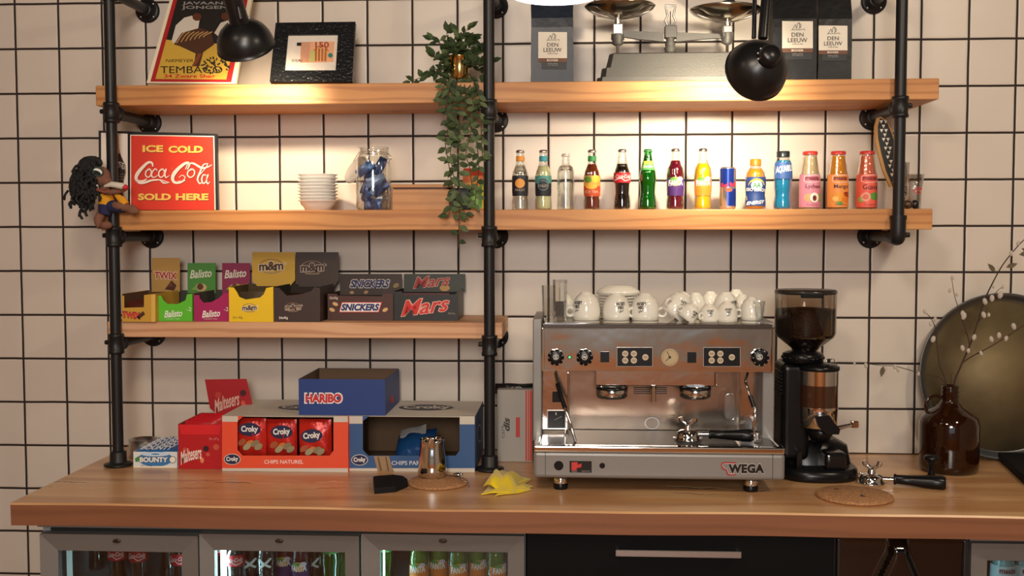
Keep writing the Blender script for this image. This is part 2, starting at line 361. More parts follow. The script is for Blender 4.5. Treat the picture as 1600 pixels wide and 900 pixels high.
# ---------------------------------------------------------------- worktop
ZT = .90; YW = -.775
mb = MB()
nx = 60; front = []
for i in range(nx+1):
    x = .36+(4.4-.36)*i/nx; front.append((x, YW+.006*math.sin(x*3.1)+.003*math.sin(x*11+1)))
vs = []; 
for (x, y) in front: vs += [(x, 0, ZT-.062), (x, 0, ZT), (x, y+.004, ZT), (x, y, ZT-.005), (x, y+.002, ZT-.062)]
fs = []
for i in range(nx):
    a, b = i*5, i*5+5
    for k in range(5): fs.append((a+k, a+(k+1) % 5, b+(k+1) % 5, b+k))
fs += [(4, 3, 2, 1, 0), tuple(nx*5+k for k in range(5))]
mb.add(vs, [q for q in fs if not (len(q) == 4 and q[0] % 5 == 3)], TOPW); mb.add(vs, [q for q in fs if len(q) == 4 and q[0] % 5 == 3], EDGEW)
tag(mb.build('worktop', loc=(.36, YW, ZT-.062)), 'long thick wooden worktop with cracked, wavy front edge, above the coolers', 'worktop')

# ---------------------------------------------------------------- shelves
YS = -.288
def shelf(x0, x1, z0, z1, y1, m, label, rl=0, rr=0):
    b = MB(); b.box(x0, x1, YS, y1, z0, z1, m, .002, 1)
    return b
S1, S1B = 2.086, 2.024
S2, S2B = 1.700, 1.638
S3, S3B = 1.353, 1.304
tag(MB().box(.402, 2.965, YS, -.001, S1B, S1, PINE, .003).build('wall_shelf', loc=(.402, YS, S1B)), 'longest wooden shelf at the top, carrying poster, plant and scale', 'shelf', 'thick wooden shelves on the black pipes')
tag(MB().box(.41, 2.953, YS, -.001, S2B, S2, PINE, .003).build('wall_shelf', loc=(.41, YS, S2B)), 'middle wooden shelf carrying the row of drink bottles and red sign', 'shelf', 'thick wooden shelves on the black pipes')
tag(MB().box(.425, 1.665, YS, -.001, S3B, S3, PINE2, .003).build('wall_shelf', loc=(.425, YS, S3B)), 'lowest and shortest pale wooden shelf carrying the chocolate bar boxes', 'shelf', 'thick wooden shelves on the black pipes')

# ---------------------------------------------------------------- pipe supports
YP, RP = -.306, .0168
def pipe_frame(x, zb, zt, arms, label, foot=True, elbow=False):
    t = thing('pipe_support', label, 'pipe', (x, YP, zb), 'black iron pipe supports')
    MB().tube([(x, YP, zb+.003), (x, YP, zt)], RP, BLACK, 16).build('pole', t)
    if foot:
        MB().lathe([(.038, 0), (.044, .004), (.044, .008), (.03, .011), (.026, .016), (.025, .045), (.0215, .048), (.0168, .049)], BLACK, 24, (x, YP, ZT)).build('foot_flange', t)
    for k, za in enumerate(arms):
        last = elbow and k == len(arms)-1
        a = MB()
        a.tube([(x, YP, za), (x, -.012, za)], .0165, BLACK, 14)
        a.build('arm', t)
        j = MB()
        if last:
            j.tube(bez([(x, YP, za+.055), (x, YP, za+.012), (x, YP+.004, za-.003), (x, YP+.015, za-.005), (x, YP+.06, za)], 4), .0225, BLACK, 16)
            j.lathe([(.0245, 0), (.0245, .012)], BLACK, 18, (x, YP, za+.05))
            j.build('elbow_joint', t)
        else:
            j.lathe([(.0165, -.032), (.024, -.031), (.0245, -.022), (.0225, -.02), (.0225, .02), (.0245, .022), (.024, .031), (.0165, .032)], BLACK, 20, (x, YP, za))
            j.tube([(x, YP, za), (x, YP+.042, za)], .0215, BLACK, 16); j.tube([(x, YP+.036, za), (x, YP+.046, za)], .024, BLACK, 16)
            j.build('tee_joint', t)
        sgn = -1 if x < 2 else 1
        MB().tube([(x+sgn*.02, YP, za+.004), (x+sgn*.034, YP, za+.004)], [.008, .007], BLACK, 8).build('set_screw', t)
        fl = MB(); fl.lathe([(.0405, 0), (.0405, .007), (.036, .010), (.025, .011), (.0235, .03), (.017, .031)], BLACK, 24, (x, -.001, za), RX(PI/2))
        fo = fl.build('wall_flange', t)
        for q in range(4):
            ang = PI/4+q*PI/2; MB().ball((x+.030*math.cos(ang), -.010, za+.030*math.sin(ang)), .0042, BRUSH, 8, (1, .5, 1)).build('screw', fo)
    return t
zL = [P(177, 171, y=YP).z, P(180, 370, y=YP).z, P(183, 537, y=YP).z]
zTop = 2.372
pipe_frame(.459, ZT, 2.9, [zTop, 2.000, zL[1], zL[2]], 'leftmost black iron pipe, carrying the woolly doll, foot near blue chocolate box')
pipe_frame(1.627, ZT, 2.9, [zTop, 2.000, zL[1], zL[2]], 'middle black iron pipe standing between blue crisp box and coffee machine')
xR = P(1403, 365, y=YP).x
pipe_frame(xR, zL[1], 2.9, [zTop, 2.000, zL[1]], 'rightmost black iron pipe ending in an elbow under the middle shelf', foot=False, elbow=True)

# ---------------------------------------------------------------- shelf 1: poster, frame, clamp lamps
f = tilt(-.25, S1, -.02, S1+.62)
t = thing('tobacco_poster', 'framed vintage tobacco poster leaning on the wall beside desk lamp', 'poster', (.66, -.25, S1))
zt_ = -95                                   # pixel row of the poster's top, above the frame of the photo
def pq(u, v):                               # u 0..1 across, v 0..1 up
    a = Vector((229, 129.5)); b = Vector((368, 130.5)); c = Vector((292, zt_)); d = Vector((412, zt_))
    p = (a.lerp(b, u)).lerp(c.lerp(d, u), v); return (p.x, p.y)
mb = MB(); mb.slab([pq(0, 0), pq(1, 0), pq(1, 1), pq(0, 1)], f, .012, C('#e8dcc0')); mb.build('frame', t)
mb = MB()
mb.poly([pq(.04, .008), pq(.95, .008), pq(.95, .98), pq(.04, .98)], f, C('#a81f22'), .0006)
mb.poly([pq(.09, .026), pq(.89, .026), pq(.89, .95), pq(.09, .95)], f, C('#1d1714'), .001)
mb.poly([pq(.09, .026), pq(.89, .026), pq(.89, .28), pq(.5, .27), pq(.09, .30)], f, C('#c9a23c'), .0013)
g = lambda x, y, l=0: f(x, y, l)
mb.poly([(268, 66), (275, 40), (288, 28), (300, 25), (312, 32), (310, 45), (292, 56), (280, 70)], g, C('#cfc6b8'), .0016)
mb.poly([(335, 52), (345, 36), (362, 30), (370, 44), (360, 54), (345, 60)], g, C('#c9bfae'), .0016)
mb.disc(308, 27, 7, 6, g, C('#5a2e1a'), .0018); mb.disc(352, 26, 6, 6, g, C('#5a2e1a'), .0018)
mb.poly([(272, 70), (284, 52), (312, 44), (330, 50), (335, 70), (318, 82), (312, 104), (303, 104), (306, 84), (280, 72)], g, C('#4a2c1a'), .0017)
for i in range(7): mb.stroke([(276+i*7, 68-i*1.5), (284+i*6, 56), (290+i*7, 50)], 1.4, g, C('#b9915a'), .002)
mb.poly([(310, 84), (316, 84), (308, 100), (299, 106), (302, 100)], g, C('#7a3e22'), .002)
rg = random.Random(3)
for i in range(60):
    a_, r_ = rg.uniform(0, 6.28), rg.random()**.5
    mb.disc(338+22*r_*math.cos(a_), 103+13*r_*math.sin(a_), 2.4, 1.3, g, C('#2c2a18'), .0021+i*1e-6, 6, a_, 1)
mb.text('JAVAANSE', 285, 366, 3, 9, g, C('#8d8a86'), .0022, bold=.02); mb.text('JONGENS', 284, 366, 9.5, 16, g, C('#8d8a86'), .0022, bold=.02)
mb.text('NIEMEYER', 259, 302, 93, 97.5, g, C('#2a1c12'), .0022, shear=.2)
mb.text('TEMBACO', 251, 348, 104, 115, g, C('#1c120c'), .0024)
mb.text('34 Zware Shag', 257, 336, 116.5, 124, g, C('#c02a26'), .0024, bold=.02)
mb.build('print', t)

f = tilt(-.22, S1, -.10, S1+.30)
t = thing('banknote_frame', 'black crocodile leather picture frame with banknote behind glass, on top shelf', 'picture frame', (P(486, 129, y=-.22).x, -.22, S1))
def fq(u, v):
    a = Vector((422, 129)); b = Vector((551, 129)); c = Vector((431.5, 37)); d = Vector((556, 35.5)); p = (a.lerp(b, u)).lerp(c.lerp(d, u), v); return (p.x, p.y)
CROC = mat('black_croc', (.012, .013, .015), .22, 0, bump=(110, 1, .004))
mb = MB()
for q in (((0, 0), (1, 0), (.79, .19), (.17, .19)), ((1, 0), (1, 1), (.79, .79), (.79, .19)), ((1, 1), (0, 1), (.17, .79), (.79, .79)), ((0, 1), (0, 0), (.17, .19), (.17, .79))):
    mb.slab([fq(*p) for p in q], f, .016, CROC, .006)
mb.build('frame', t, bevel=.003)
mb = MB(); mb.slab([fq(.165, .185), fq(.795, .185), fq(.795, .795), fq(.165, .795)], f, .006, C('#efe6da'), 0)
mb.slab([(469, 98), (521, 97), (523, 65), (470, 66)], f, .001, C('#f0b48c'), .0012)
mb.poly([(470, 97), (483, 97), (485, 66), (471, 66)], f, C('#d9a284'), .0016)
mb.poly([(484, 97), (492, 97), (493, 78), (485, 80)], f, C('#c8c87a'), .0017)
for i in range(4): mb.poly([(492+i*5, 96), (495+i*5, 96), (495.5+i*5, 76), (492.5+i*5, 76)], f, C('#b8702c'), .0018)
mb.stroke([(491, 80), (496, 74), (502, 72), (508, 74), (513, 80)], 1.5, f, C('#b8702c'), .0018)
mb.poly([(464, 72), (471, 72), (471, 67), (464, 67)], f, C('#16181c'), .0018)
mb.text('150', 493, 514, 66, 75, f, C('#9c2f1c'), .002, bold=.01); mb.text('50 EURO', 456, 473, 93, 97, f, C('#4a4038'), .002)
mb.disc(516.5, 87, 3.6, 3.6, f, C('#2f8f80'), .002)
mb.build('banknote_mount', t)
mb = MB(); mb.poly([fq(.17, .19), fq(.79, .19), fq(.79, .79), fq(.17, .79)], f, glass_thin('pane_glass', gloss=.08), .004); mb.build('glass', t)

INNER = mat('lamp_inner_white', (.8, .78, .72), .4)
def clamp_lamp(c, d, R, arms, label, E, sock, aim, E_):
    """c: rim centre, d: direction the shade opens"""
    c = Vector(c); d = Vector(d).normalized(); M = along(-d)
    t = thing('clamp_lamp', label, 'lamp', c, 'black adjustable desk lamps')
    out = [(R, 0), (R*.985, R*.18), (R*.92, R*.42), (R*.78, R*.66), (R*.58, R*.84), (R*.40, R*.93), (R*.34, R*.96)]
    b = MB(); q = [(R*1.02, 0)]+out
    b.open_lathe(q, mat('lamp_black', (.008, .008, .009), .32), 40, c, M)
    b.open_lathe([(r*.965, z) for r, z in out], INNER, 40, c, M)
    b.lathe([(R*.34, R*.95), (.001, R*.955)], mat('lamp_black'), 24, c, M)
    b.build('lamp_shade', t)
    s_ = MB(); s_.lathe([(R*.34, R*.94), (R*.36, R*1.0), (R*.33, R*1.15), (R*.31, R*sock), (R*.27, R*(sock+.08)), (.001, R*(sock+.09))], mat('lamp_black'), 24, c, M)
    for k in range(7):
        a = k*.55+.3; p = c+M @ Vector((R*.345*math.cos(a), R*.345*math.sin(a), R*1.04)); s_.ball(p, .003, C('#cfd6dd', .3), 6)
    s_.build('socket_housing', t)
    bb = MB(); bc = c+M @ Vector((0, 0, R*.62)); bb.ball(bc, R*.27, MATS['bulb_glow_'+E], 16); bb.build('bulb', t)
    sl = bpy.data.lights.new('lamp_beam', 'SPOT'); sl.energy = E_[0]; sl.color = E_[1]; sl.spot_size = math.radians(E_[2]); sl.spot_blend = 1; sl.shadow_soft_size = .022
    so = bpy.data.objects.new('lamp_beam', sl); COL.objects.link(so); so.parent = t; so.location = M @ Vector((0, 0, R*.22)); so.rotation_euler = (Vector(aim)-c).to_track_quat('-Z', 'Y').to_euler()
    k = MB()
    for pts, r in arms: k.tube(pts, r, mat('lamp_black'), 8)
    k.build('arm', t)
    return t
mat('bulb_glow_left', (1, 1, 1), .4, emit=40, ecol=(1, .72, .42)); mat('bulb_glow_right', (1, 1, 1), .4, emit=60, ecol=(1, .78, .5))
YL = -.60
c = P(385, 74, y=YL); e0 = P(372, -130, y=YL-.05); e1 = P(352, -160, y=YL-.02)
clamp_lamp(c, (.05, .62, -.78), 45*mpp(YL), [([P(376, 30, y=YL-.09), P(362, -40, y=YL-.1), P(330, -220, y=-.36)], .006), ([P(362, 30, y=YL-.06), P(346, -40, y=YL-.06), P(318, -220, y=-.33)], .004), ([P(324, -225, y=-.40), P(324, -225, y=YP+.0), P(120, -260, y=YP)], .010)],
           'black desk lamp in front of the tobacco poster, shining on the top shelf', 'left', 2.5, P(430, 280, y=0), (34, (1, .80, .56), 78))
YL = -.66
c = P(1180, 112, y=YL)
clamp_lamp(c, (-.22, .88, -.28), 48*mpp(YL), [([P(1192, 60, y=YL-.08), P(1200, -40, y=YL-.05), P(1230, -220, y=-.36)], .013), ([P(1178, 60, y=YL-.06), P(1180, -40, y=YL-.04), P(1215, -220, y=-.36)], .006), ([P(1230, -222, y=-.40), P(1232, -225, y=YP), P(1500, -240, y=YP)], .010)],
           'black desk lamp in front of the kitchen scale, aimed at the bottles', 'right', 1.25, P(1065, 235, y=0), (38, (1, .86, .64), 98))

# glowing ring pendant at the top edge
YR = -1.3
c = P(868, -14, y=YR)
t = thing('pendant_lamp', 'glowing white ring lamp hanging at the top edge above the coffee bag', 'lamp', c)
b = MB(); R = 64*mpp(YR); b.tube([(c.x+R*math.cos(a), c.y+R*math.sin(a), c.z) for a in [2*PI*i/48 for i in range(48)]], .012, mat('ring_glow', (1, 1, 1), .4, emit=3, ecol=(.92, .95, 1)), 10, closed=True); b.build('light_ring', t)
b = MB(); b.lathe([(.02, 0), (R*1.06, .0), (R*1.06, .03), (R*.94, .034), (.02, .05)], C('#2c2c2e'), 32, (c.x, c.y, c.z+.016)); b.build('housing', t)
b = MB(); b.tube([(c.x, c.y, c.z+.06), (c.x, c.y, ZC-.001)], .004, BPLAST, 6); b.build('cord', t)

# ---------------------------------------------------------------- coffee bags
FOIL = mat('black_foil', (.006, .006, .007), .38, 0, spec=.35, bump=(14, .35, .008))
FOILB = mat('flare_tinted_foil', (.010, .016, .030), .36, 0, spec=.35, bump=(14, .35, .008))  # black foil with the navy tint of lens flare put into its colour
LABEL = C('#e6dfd0', .6); LBROWN = C('#6b4632', .6)
def lion(mb, cx, cy, k, f, m):
    mb.stroke([(cx-10*k, cy+6*k), (cx-7*k, cy+2*k), (cx-4*k, cy-3*k), (cx-2*k, cy+4*k), (cx, cy-5*k), (cx+3*k, cy-6*k), (cx+4*k, cy+1*k), (cx+2*k, cy+5*k)], .9*k, f, m, .0022)
    mb.stroke([(cx-12*k, cy+7*k), (cx-4*k, cy+6*k), (cx+4*k, cy+6.5*k), (cx+12*k, cy+5*k), (cx+13*k, cy+8*k)], .8*k, f, m, .0022)
    mb.stroke([(cx+1*k, cy-7*k), (cx+6*k, cy-3*k), (cx+5*k, cy+4*k)], .9*k, f, m, .0022)
def coffee_bag(px0, px1, pyt, lx0, lx1, ly0, ly1, yf, m, label, rot=0):
    x0, x1 = P(px0, 110, y=yf).x, P(px1, 110, y=yf).x; zt = P(px0, pyt, y=yf).z; xc = (x0+x1)/2; w_ = x1-x0; dp = .085
    t = thing('coffee_bag', label, 'coffee bag', (xc, yf+dp/2, S1), 'black coffee bags on the top shelf')
    b = MB(); vs = []; H = zt-S1; nl = 12; rg = random.Random(int(px0))
    for i in range(nl+1):
        q = i/nl; d = dp*(1 if q < .55 else 1-.93*((q-.55)/.45)); d = max(d, .006); yc = yf+dp/2 if q < .55 else yf+dp/2+.0*q
        ww = w_*(1-.02*math.sin(q*PI)); g_ = .10*(1-q) + .25*(q > .9)*0
        ring = [(-.5, -.5), (-.2, -.5), (.2, -.5), (.5, -.5), (.5-.07*(q < .95), 0), (.5, .5), (0, .5), (-.5, .5), (-.5+.07*(q < .95), 0)]
        for (a, c_) in ring: vs.append((xc+a*ww+rg.uniform(-.0008, .0008), yc+c_*d+rg.uniform(-.0006, .0006)*(c_ > 0), S1+.001+H*q))
    n = 9
    b.add(vs, [(i*n+j, i*n+(j+1) % n, (i+1)*n+(j+1) % n, (i+1)*n+j) for i in range(nl) for j in range(n)]+[tuple(reversed(range(n))), tuple(nl*n+k for k in range(n))], m)
    b.build('bag', t)
    f = flat(yf-.001); b = MB(); hh = ly1-ly0; yl = ly0+hh*.745
    b.slab([(lx0, ly0), (lx1, ly0+.3), (lx1, yl), (lx0, yl)], f, .0008, LABEL, .0012)
    b.slab([(lx0, yl), (lx1, yl), (lx1, ly0+hh*.86), (lx0, ly0+hh*.86)], f, .0008, LBROWN, .0012)
    k = (lx1-lx0)/46; cx = (lx0+lx1)/2; dk = C('#26201c')
    lion(b, cx, ly0+8*k, k*.82, f, dk)
    b.text('DEN', cx-9*k, cx+9*k, ly0+17.5*k, ly0+23.5*k, f, dk, .0018, bold=.012); b.text('LEEUW', cx-14.5*k, cx+14.5*k, ly0+25.5*k, ly0+32*k, f, dk, .0018, bold=.012)
    b.text('koffie & thee', cx-8*k, cx+8*k, ly0+33*k, ly0+35.5*k, f, dk, .0018, shear=.3)
    b.text('BOXER', cx-9*k, cx+9*k, ly0+hh*.775, ly0+hh*.835, f, LABEL, .0018, bold=.02)
    b.poly([(lx0+5, ly0+hh*.87), (lx1-1, ly0+hh*.87), (lx1-1, ly1+3), (lx0+5, ly1+3)], f, C('#1a1c20'), .0010)
    for q, s_ in enumerate(('ESPRESSO BONEN', 'vers gebrand')): b.text(s_, cx-8*k, cx+8*k, ly0+hh*(.89+.045*q), ly0+hh*(.915+.045*q), f, C('#b9b4aa'), .0016)
    b.build('paper_label', t)
coffee_bag(829, 896, -45, 841, 886, 50, 105, -.24, FOILB, 'black coffee bag standing alone, left of the scale on the top shelf')
coffee_bag(1207, 1276, -40, 1222, 1270, 33, 90, -.25, FOIL, 'black coffee bag right behind the desk lamp, left one of the pair')
coffee_bag(1278, 1331, -40, 1279, 1324, 40, 92, -.235, FOIL, 'black coffee bag at the right end of the pair on the top shelf')

# ---------------------------------------------------------------- kitchen scale
IRON = mat('cast_grey_iron', (.115, .11, .10), .5, .4, bump=(260, .6, .001))
yc = -.19; f = flat(yc)
X = lambda px, y=yc: P(px, 90, y=y).x
Z = lambda py, y=yc: P(1047, py, y=y).z
t = thing('balance_scale', 'antique grey iron balance scale with two round steel pans on top shelf', 'scale', (X(1047), yc, S1))
b = MB(); lv = [(S1+.001, 114, .075), (S1+.016, 112, .074), (S1+.017, 107, .070), (S1+.045, 105, .066), (S1+.046, 99, .060), (Z(88), 94, .054), (Z(86), 92, .050)]
vs = []
for z, hw, hd in lv:
    a = hw*mpp(yc); c_ = .18
    ring = [(-1, -1+c_*2), (-1+c_*.4, -1), (1-c_*.4, -1), (1, -1+c_*2), (1, 1), (-1, 1)]
    vs += [(X(1047)+u*a, yc+v*hd, z) for u, v in ring]
b.add(vs, [(i*6+j, i*6+(j+1) % 6, (i+1)*6+(j+1) % 6, (i+1)*6+j) for i in range(len(lv)-1) for j in range(6)]+[(5, 4, 3, 2, 1, 0), tuple((len(lv)-1)*6+k for k in range(6))], IRON)
b.build('base', t)
zb = Z(86)
b = MB(); m1 = mpp(yc)
b.lathe([(9*m1, 0), (10*m1, 3*m1), (8*m1, 6*m1), (9.5*m1, 10*m1), (7*m1, 13*m1), (8*m1, 16*m1), (6.5*m1, 20*m1), (6.5*m1, 28*m1)], IRON, 20, (X(1047), yc, zb))
b.box(X(1038), X(1057), yc-.018, yc+.018, Z(60), Z(41), IRON, .003)
b.build('pillar', t)
b = MB()
b.tube([f(1043, 40), f(1039, 33), f(1043, 25), f(1041, 16), f(1039, 9), f(1056, 9), f(1054, 16), f(1052, 25), f(1056, 33), f(1052, 40)], .0035, BRUSH, 8, closed=True)
b.tube([f(1047.5, 38), f(1047.5, 18)], .0016, BPLAST, 6); b.build('pointer_frame', t)
b = MB()
for s_ in (-1, 1):
    pts = [(1047+s_*10, 50), (1047+s_*76, 48+5*(s_ > 0)), (1047+s_*80, 56+3*(s_ > 0)), (1047+s_*50, 61), (1047+s_*10, 65)]
    if s_ > 0: pts = pts[::-1]
    b.slab(pts, flat(yc-.008), .016, IRON)
b.build('beam', t)
for s_, px, dy in ((-1, 965, 0), (1, 1136, 5)):
    b = MB(); b.box(X(px-7.5), X(px+7.5), yc-.016, yc+.016, Z(55+dy), Z(37+dy), BRUSH, .003)
    b.lathe([(4*m1, 0), (9*m1, 3*m1), (8*m1, 7*m1), (10*m1, 10*m1), (10*m1, 18*m1)], IRON, 16, (X(px), yc, Z(71)))
    b.tube([(X(px), yc, zb), (X(px), yc, Z(68))], 2.6*m1, CHROME, 10)
    b.tube([(X(px), yc, Z(37+dy)), (X(px), yc, Z(24+dy))], 5*m1, BRUSH, 10)
    b.build('knife_support', t)
    cx_ = 968 if s_ < 0 else 1132; R = 54*mpp(yc); zr = Z(10 if s_ < 0 else 17)
    pr = [(.001, -.034), (R*.35, -.032), (R*.7, -.022), (R*.93, -.006), (R, .002), (R*.985, .004), (R*.91, -.004), (R*.68, -.019), (.001, -.030)]
    MB().lathe(pr, mat('worn_pan_steel', (.42, .38, .31), .2, 1, bump=(20, .4, .003)), 40, (X(cx_), yc, zr)).build('pan', t)
    b = MB()
    for q in (-1, 1): b.tube(bez([(X(cx_)+q*R*.98, yc-.02, zr), (X(cx_)+q*R*.8, yc-.045, zr-.022), (X(cx_)+q*R*.3, yc-.03, zr-.038), (X(px), yc, zr-.036)], 5), .0028, BRUSH, 8)
    b.build('pan_bracket', t)
    w_ = thing('scale_weight', ('round black iron weight on the left pan of the scale', 'stepped black iron weight on the right pan of the scale')[s_ > 0], 'weight', (X(966 if s_ < 0 else 1138), yc, zr-.026), 'iron weights on the scale')
    b = MB()
    pr = [(17*m1, 0), (18*m1, .004), (18*m1, .026), (12*m1, .030), (10*m1, .05), (6*m1, .055), (.001, .056)] if s_ < 0 else [(21*m1, 0), (22*m1, .004), (22*m1, .020), (16*m1, .023), (12*m1, .026), (12*m1, .052), (8*m1, .056), (.001, .057)]
    b.lathe(pr, mat('black_weight', (.01, .01, .01), .6), 24, (X(966 if s_ < 0 else 1138), yc, zr-.028)); b.build('weight', w_)

# ---------------------------------------------------------------- trailing plant in a gold pot
t = thing('trailing_plant', 'leafy green trailing plant in gold pot, hanging over shelves by the middle pipe', 'plant', (P(718, 129, y=-.24).x, -.24, S1))
GOLD = mat('gold_pot', (.75, .55, .22), .15, 1)
xp, yp_ = P(718, 129, y=-.24).x, -.235
MB().lathe([(.024, 0), (.028, .004), (.030, .05), (.034, .085), (.036, .088), (.033, .086), (.028, .05), (.001, .045)], GOLD, 28, (xp, yp_, S1)).build('pot', t)
LEAF1 = mat('leaf_dark', (.022, .042, .014), .6, 0, spec=.25, var=(40, (.045, .070, .022))); LEAF2 = mat('leaf_light', (.06, .095, .032), .6, 0, spec=.25, var=(40, (.10, .135, .055)))
STEM = C('#4a3a26', .7)
rg = random.Random(11)
def leaf(mb, p, d, n, L, W, m):
    L *= 1.25; W *= 1.35; d = Vector(d).normalized(); n = Vector(n); s_ = d.cross(n)
    if s_.length < 1e-3: s_ = Vector((1, 0, 0))
    s_.normalize(); n = s_.cross(d)
    q = [p, p+d*L*.3+s_*W*.42+n*L*.03, p+d*L*.6+s_*W*.42, p+d*L-n*L*.08, p+d*L*.6-s_*W*.42, p+d*L*.3-s_*W*.42+n*L*.03, p+d*L*.33-n*L*.06, p+d*L*.66-n*L*.07]
    mb.add(q, [(0, 1, 6), (1, 2, 7, 6), (2, 3, 7), (3, 4, 7), (4, 5, 6, 7), (5, 0, 6)], m, True)
vines = []
top = [(718, 108), (712, 96), (724, 92), (730, 104)]
ends = [((700, 92), (690, 70), (676, 62)), ((706, 80), (700, 62), (698, 50)), ((712, 80), (716, 60), (733, 44)), ((722, 84), (728, 66), (738, 60)), ((700, 100), (684, 92), (676, 84)), ((695, 108), (678, 112), (668, 118)),
        ((690, 114), (668, 118), (642, 127)), ((735, 92), (748, 84), (752, 78)), ((740, 100), (756, 100), (768, 96)), ((742, 104), (754, 116), (757, 122)), ((726, 80), (738, 74), (744, 86)), ((708, 84), (702, 76), (690, 84)), ((700, 112), (690, 124), (682, 134)),
        ((712, 72), (722, 64), (714, 50))]
for i, e in enumerate(ends): vines.append(([top[i % 4]]+list(e), -.235-.012*(i % 3), 15 if i != 6 else 11))
hang = [([(716, 118), (712, 138), (706, 165), (712, 200), (704, 235), (708, 270), (712, 300)], 30), ([(722, 118), (718, 150), (718, 190), (716, 230), (717, 270), (718, 320), (716, 388)], 38),
        ([(712, 120), (702, 140), (698, 165), (700, 200), (696, 225), (702, 262), (706, 290)], 28), ([(730, 118), (738, 150), (734, 190), (744, 220), (748, 260), (744, 300), (742, 322)], 34),
        ([(734, 116), (746, 140), (750, 170), (752, 210), (754, 250)], 26), ([(724, 120), (728, 150), (730, 180), (736, 205), (728, 240), (734, 262), (738, 300)], 30),
        ([(705, 120), (694, 134), (690, 150), (700, 172)], 16), ([(718, 120), (712, 150), (706, 172), (712, 196), (704, 215)], 22), ([(714, 300), (706, 318), (700, 340)], 9), ([(720, 300), (722, 322), (732, 345)], 9)]
stem = MB(); fo = MB()
for pts, yd, n in vines:
    q = bez([P(a, b_, y=yd+.03 if k == 0 else yd-.008*k) for k, (a, b_) in enumerate(pts)], 6); stem.tube(q, .0012, STEM, 5)
    for j in range(n):
        k = min(len(q)-2, int((j+.5)/n*len(q))); d = (q[k+1]-q[k]).normalized()
        sd = Vector((rg.uniform(-1, 1), rg.uniform(-.8, .3), rg.uniform(-.7, 1))); leaf(fo, q[k], d*.4+sd, (0, -1, .4), rg.uniform(.018, .030), rg.uniform(.011, .015), LEAF1 if rg.random() < .8 else LEAF2)
    leaf(fo, q[-1], q[-1]-q[-3], (0, -1, .3), .028, .014, LEAF1)
for i, (pts, n) in enumerate(hang):
    yd = -.318-.008*(i % 3)
    q = bez([P(a, b_, y=-.25 if (k == 0 and b_ < 130) else yd) for k, (a, b_) in enumerate(pts)], 6); stem.tube(q, .0014, STEM, 5)
    for j in range(int(n*.85)):
        k = min(len(q)-2, int((j+.5)/(n*.85)*len(q))); s_ = 1 if j % 2 else -1
        leaf(fo, q[k], Vector((s_*rg.uniform(.5, 1), rg.uniform(-.4, .1), rg.uniform(-1, .3))), (0, -1, .3), rg.uniform(.019, .030), rg.uniform(.011, .016), LEAF1 if rg.random() < (.75 if q[k].z > 1.95 else .45) else LEAF2)
stem.build('stems', t); o = fo.build('foliage', t)

# ---------------------------------------------------------------- red enamel sign on the middle shelf
f = tilt(-.262, S2, -.225, S2+.25)
t = thing('advertising_sign', 'red and white cola advertising sign reading ICE COLD, behind the leftmost pipe', 'sign', (P(250, 327, y=-.25).x, -.25, S2))
b = MB(); b.slab([(155, 328), (341, 328), (338.5, 209), (154, 204)], f, .014, C('#16181a', .4)); b.build('frame', t)
b = MB()
b.poly([(158.5, 328), (200, 328), (199.5, 209), (158, 207.5)], f, C('#e9ddd2'), .0006)
b.poly([(203.5, 328), (337, 328), (335, 212.5), (203.5, 210.5)], f, C('#efe0d0'), .0006)
b.poly([(205, 328), (335.5, 328), (333.5, 214), (205, 212)], f, C('#d2321c'), .001)
YE = C('#f2c25a'); RD = C('#7a1c10'); WH = C('#f3ddd0')
for (s_, x0, x1, y0, y1) in (('ICE', 223, 255.5, 227, 238), ('COLD', 263.5, 317.5, 228, 239), ('SOLD', 216, 267.5, 302.5, 313), ('HERE', 275, 326, 302.5, 313)):
    b.text(s_, x0+.9, x1+.9, y0+.9, y1+.9, f, RD, .0014, bold=.05); b.text(s_, x0, x1, y0, y1, f, YE, .0018, bold=.045)
def script(b, f, T, wmul, m, l):
    S = lambda pts: [T(x, y) for x, y in pts]
    def st(pts, w_): b.stroke(S(pts), [q*wmul for q in w_] if isinstance(w_, tuple) else w_*wmul, f, m, l, 6)
    st([(958, 282), (950, 258), (925, 258), (890, 290), (862, 325), (852, 352), (862, 372), (895, 372), (918, 360)], (8, 24, 8))
    st([(850, 360), (868, 384), (900, 384), (950, 368), (1005, 366), (1060, 382)], (6, 14, 3)); st([(1000, 366), (1025, 384), (1062, 382)], (4, 10, 2))
    for cx in (930, 1012, 1196):
        k = 1.25 if cx > 1100 else 1
        st([(cx+6*k, 298), (cx-14*k, 310), (cx-18*k, 335), (cx-5*k, 349), (cx+12*k, 338), (cx+17*k, 312), (cx+6*k, 298), (cx-6*k, 300)], (9, 7, 9))
    st([(985, 308), (972, 296), (952, 318), (950, 342), (966, 349), (992, 334)], (5, 10, 4))
    st([(1040, 296), (1032, 330), (1040, 350), (1062, 336)], (10, 9, 3))
    b.disc(*T(1078, 292), 7*wmul*.25/.25*.25, 7*wmul*.25, f, m, l)
    st([(1172, 300), (1186, 268), (1168, 258), (1130, 282), (1092, 322), (1080, 356), (1092, 380), (1125, 382), (1158, 366)], (7, 24, 8))
    st([(1120, 350), (1140, 336), (1158, 350), (1140, 372), (1112, 372)], (4, 6, 4))
    st([(1160, 300), (1176, 268), (1210, 262), (1262, 290), (1300, 284), (1326, 270)], (4, 13, 4))
    st([(1300, 262), (1272, 272), (1250, 320), (1236, 362), (1250, 388), (1266, 376)], (4, 12, 4)); st([(1300, 262), (1290, 285), (1240, 345)], (3, 6, 3))
    st([(1290, 336), (1272, 334), (1262, 360), (1270, 386), (1288, 376), (1296, 340)], (6, 9, 5)); st([(1302, 330), (1292, 368), (1300, 390), (1312, 376)], (9, 8, 3))
T = lambda x, y: (x/4, 190+y/4)
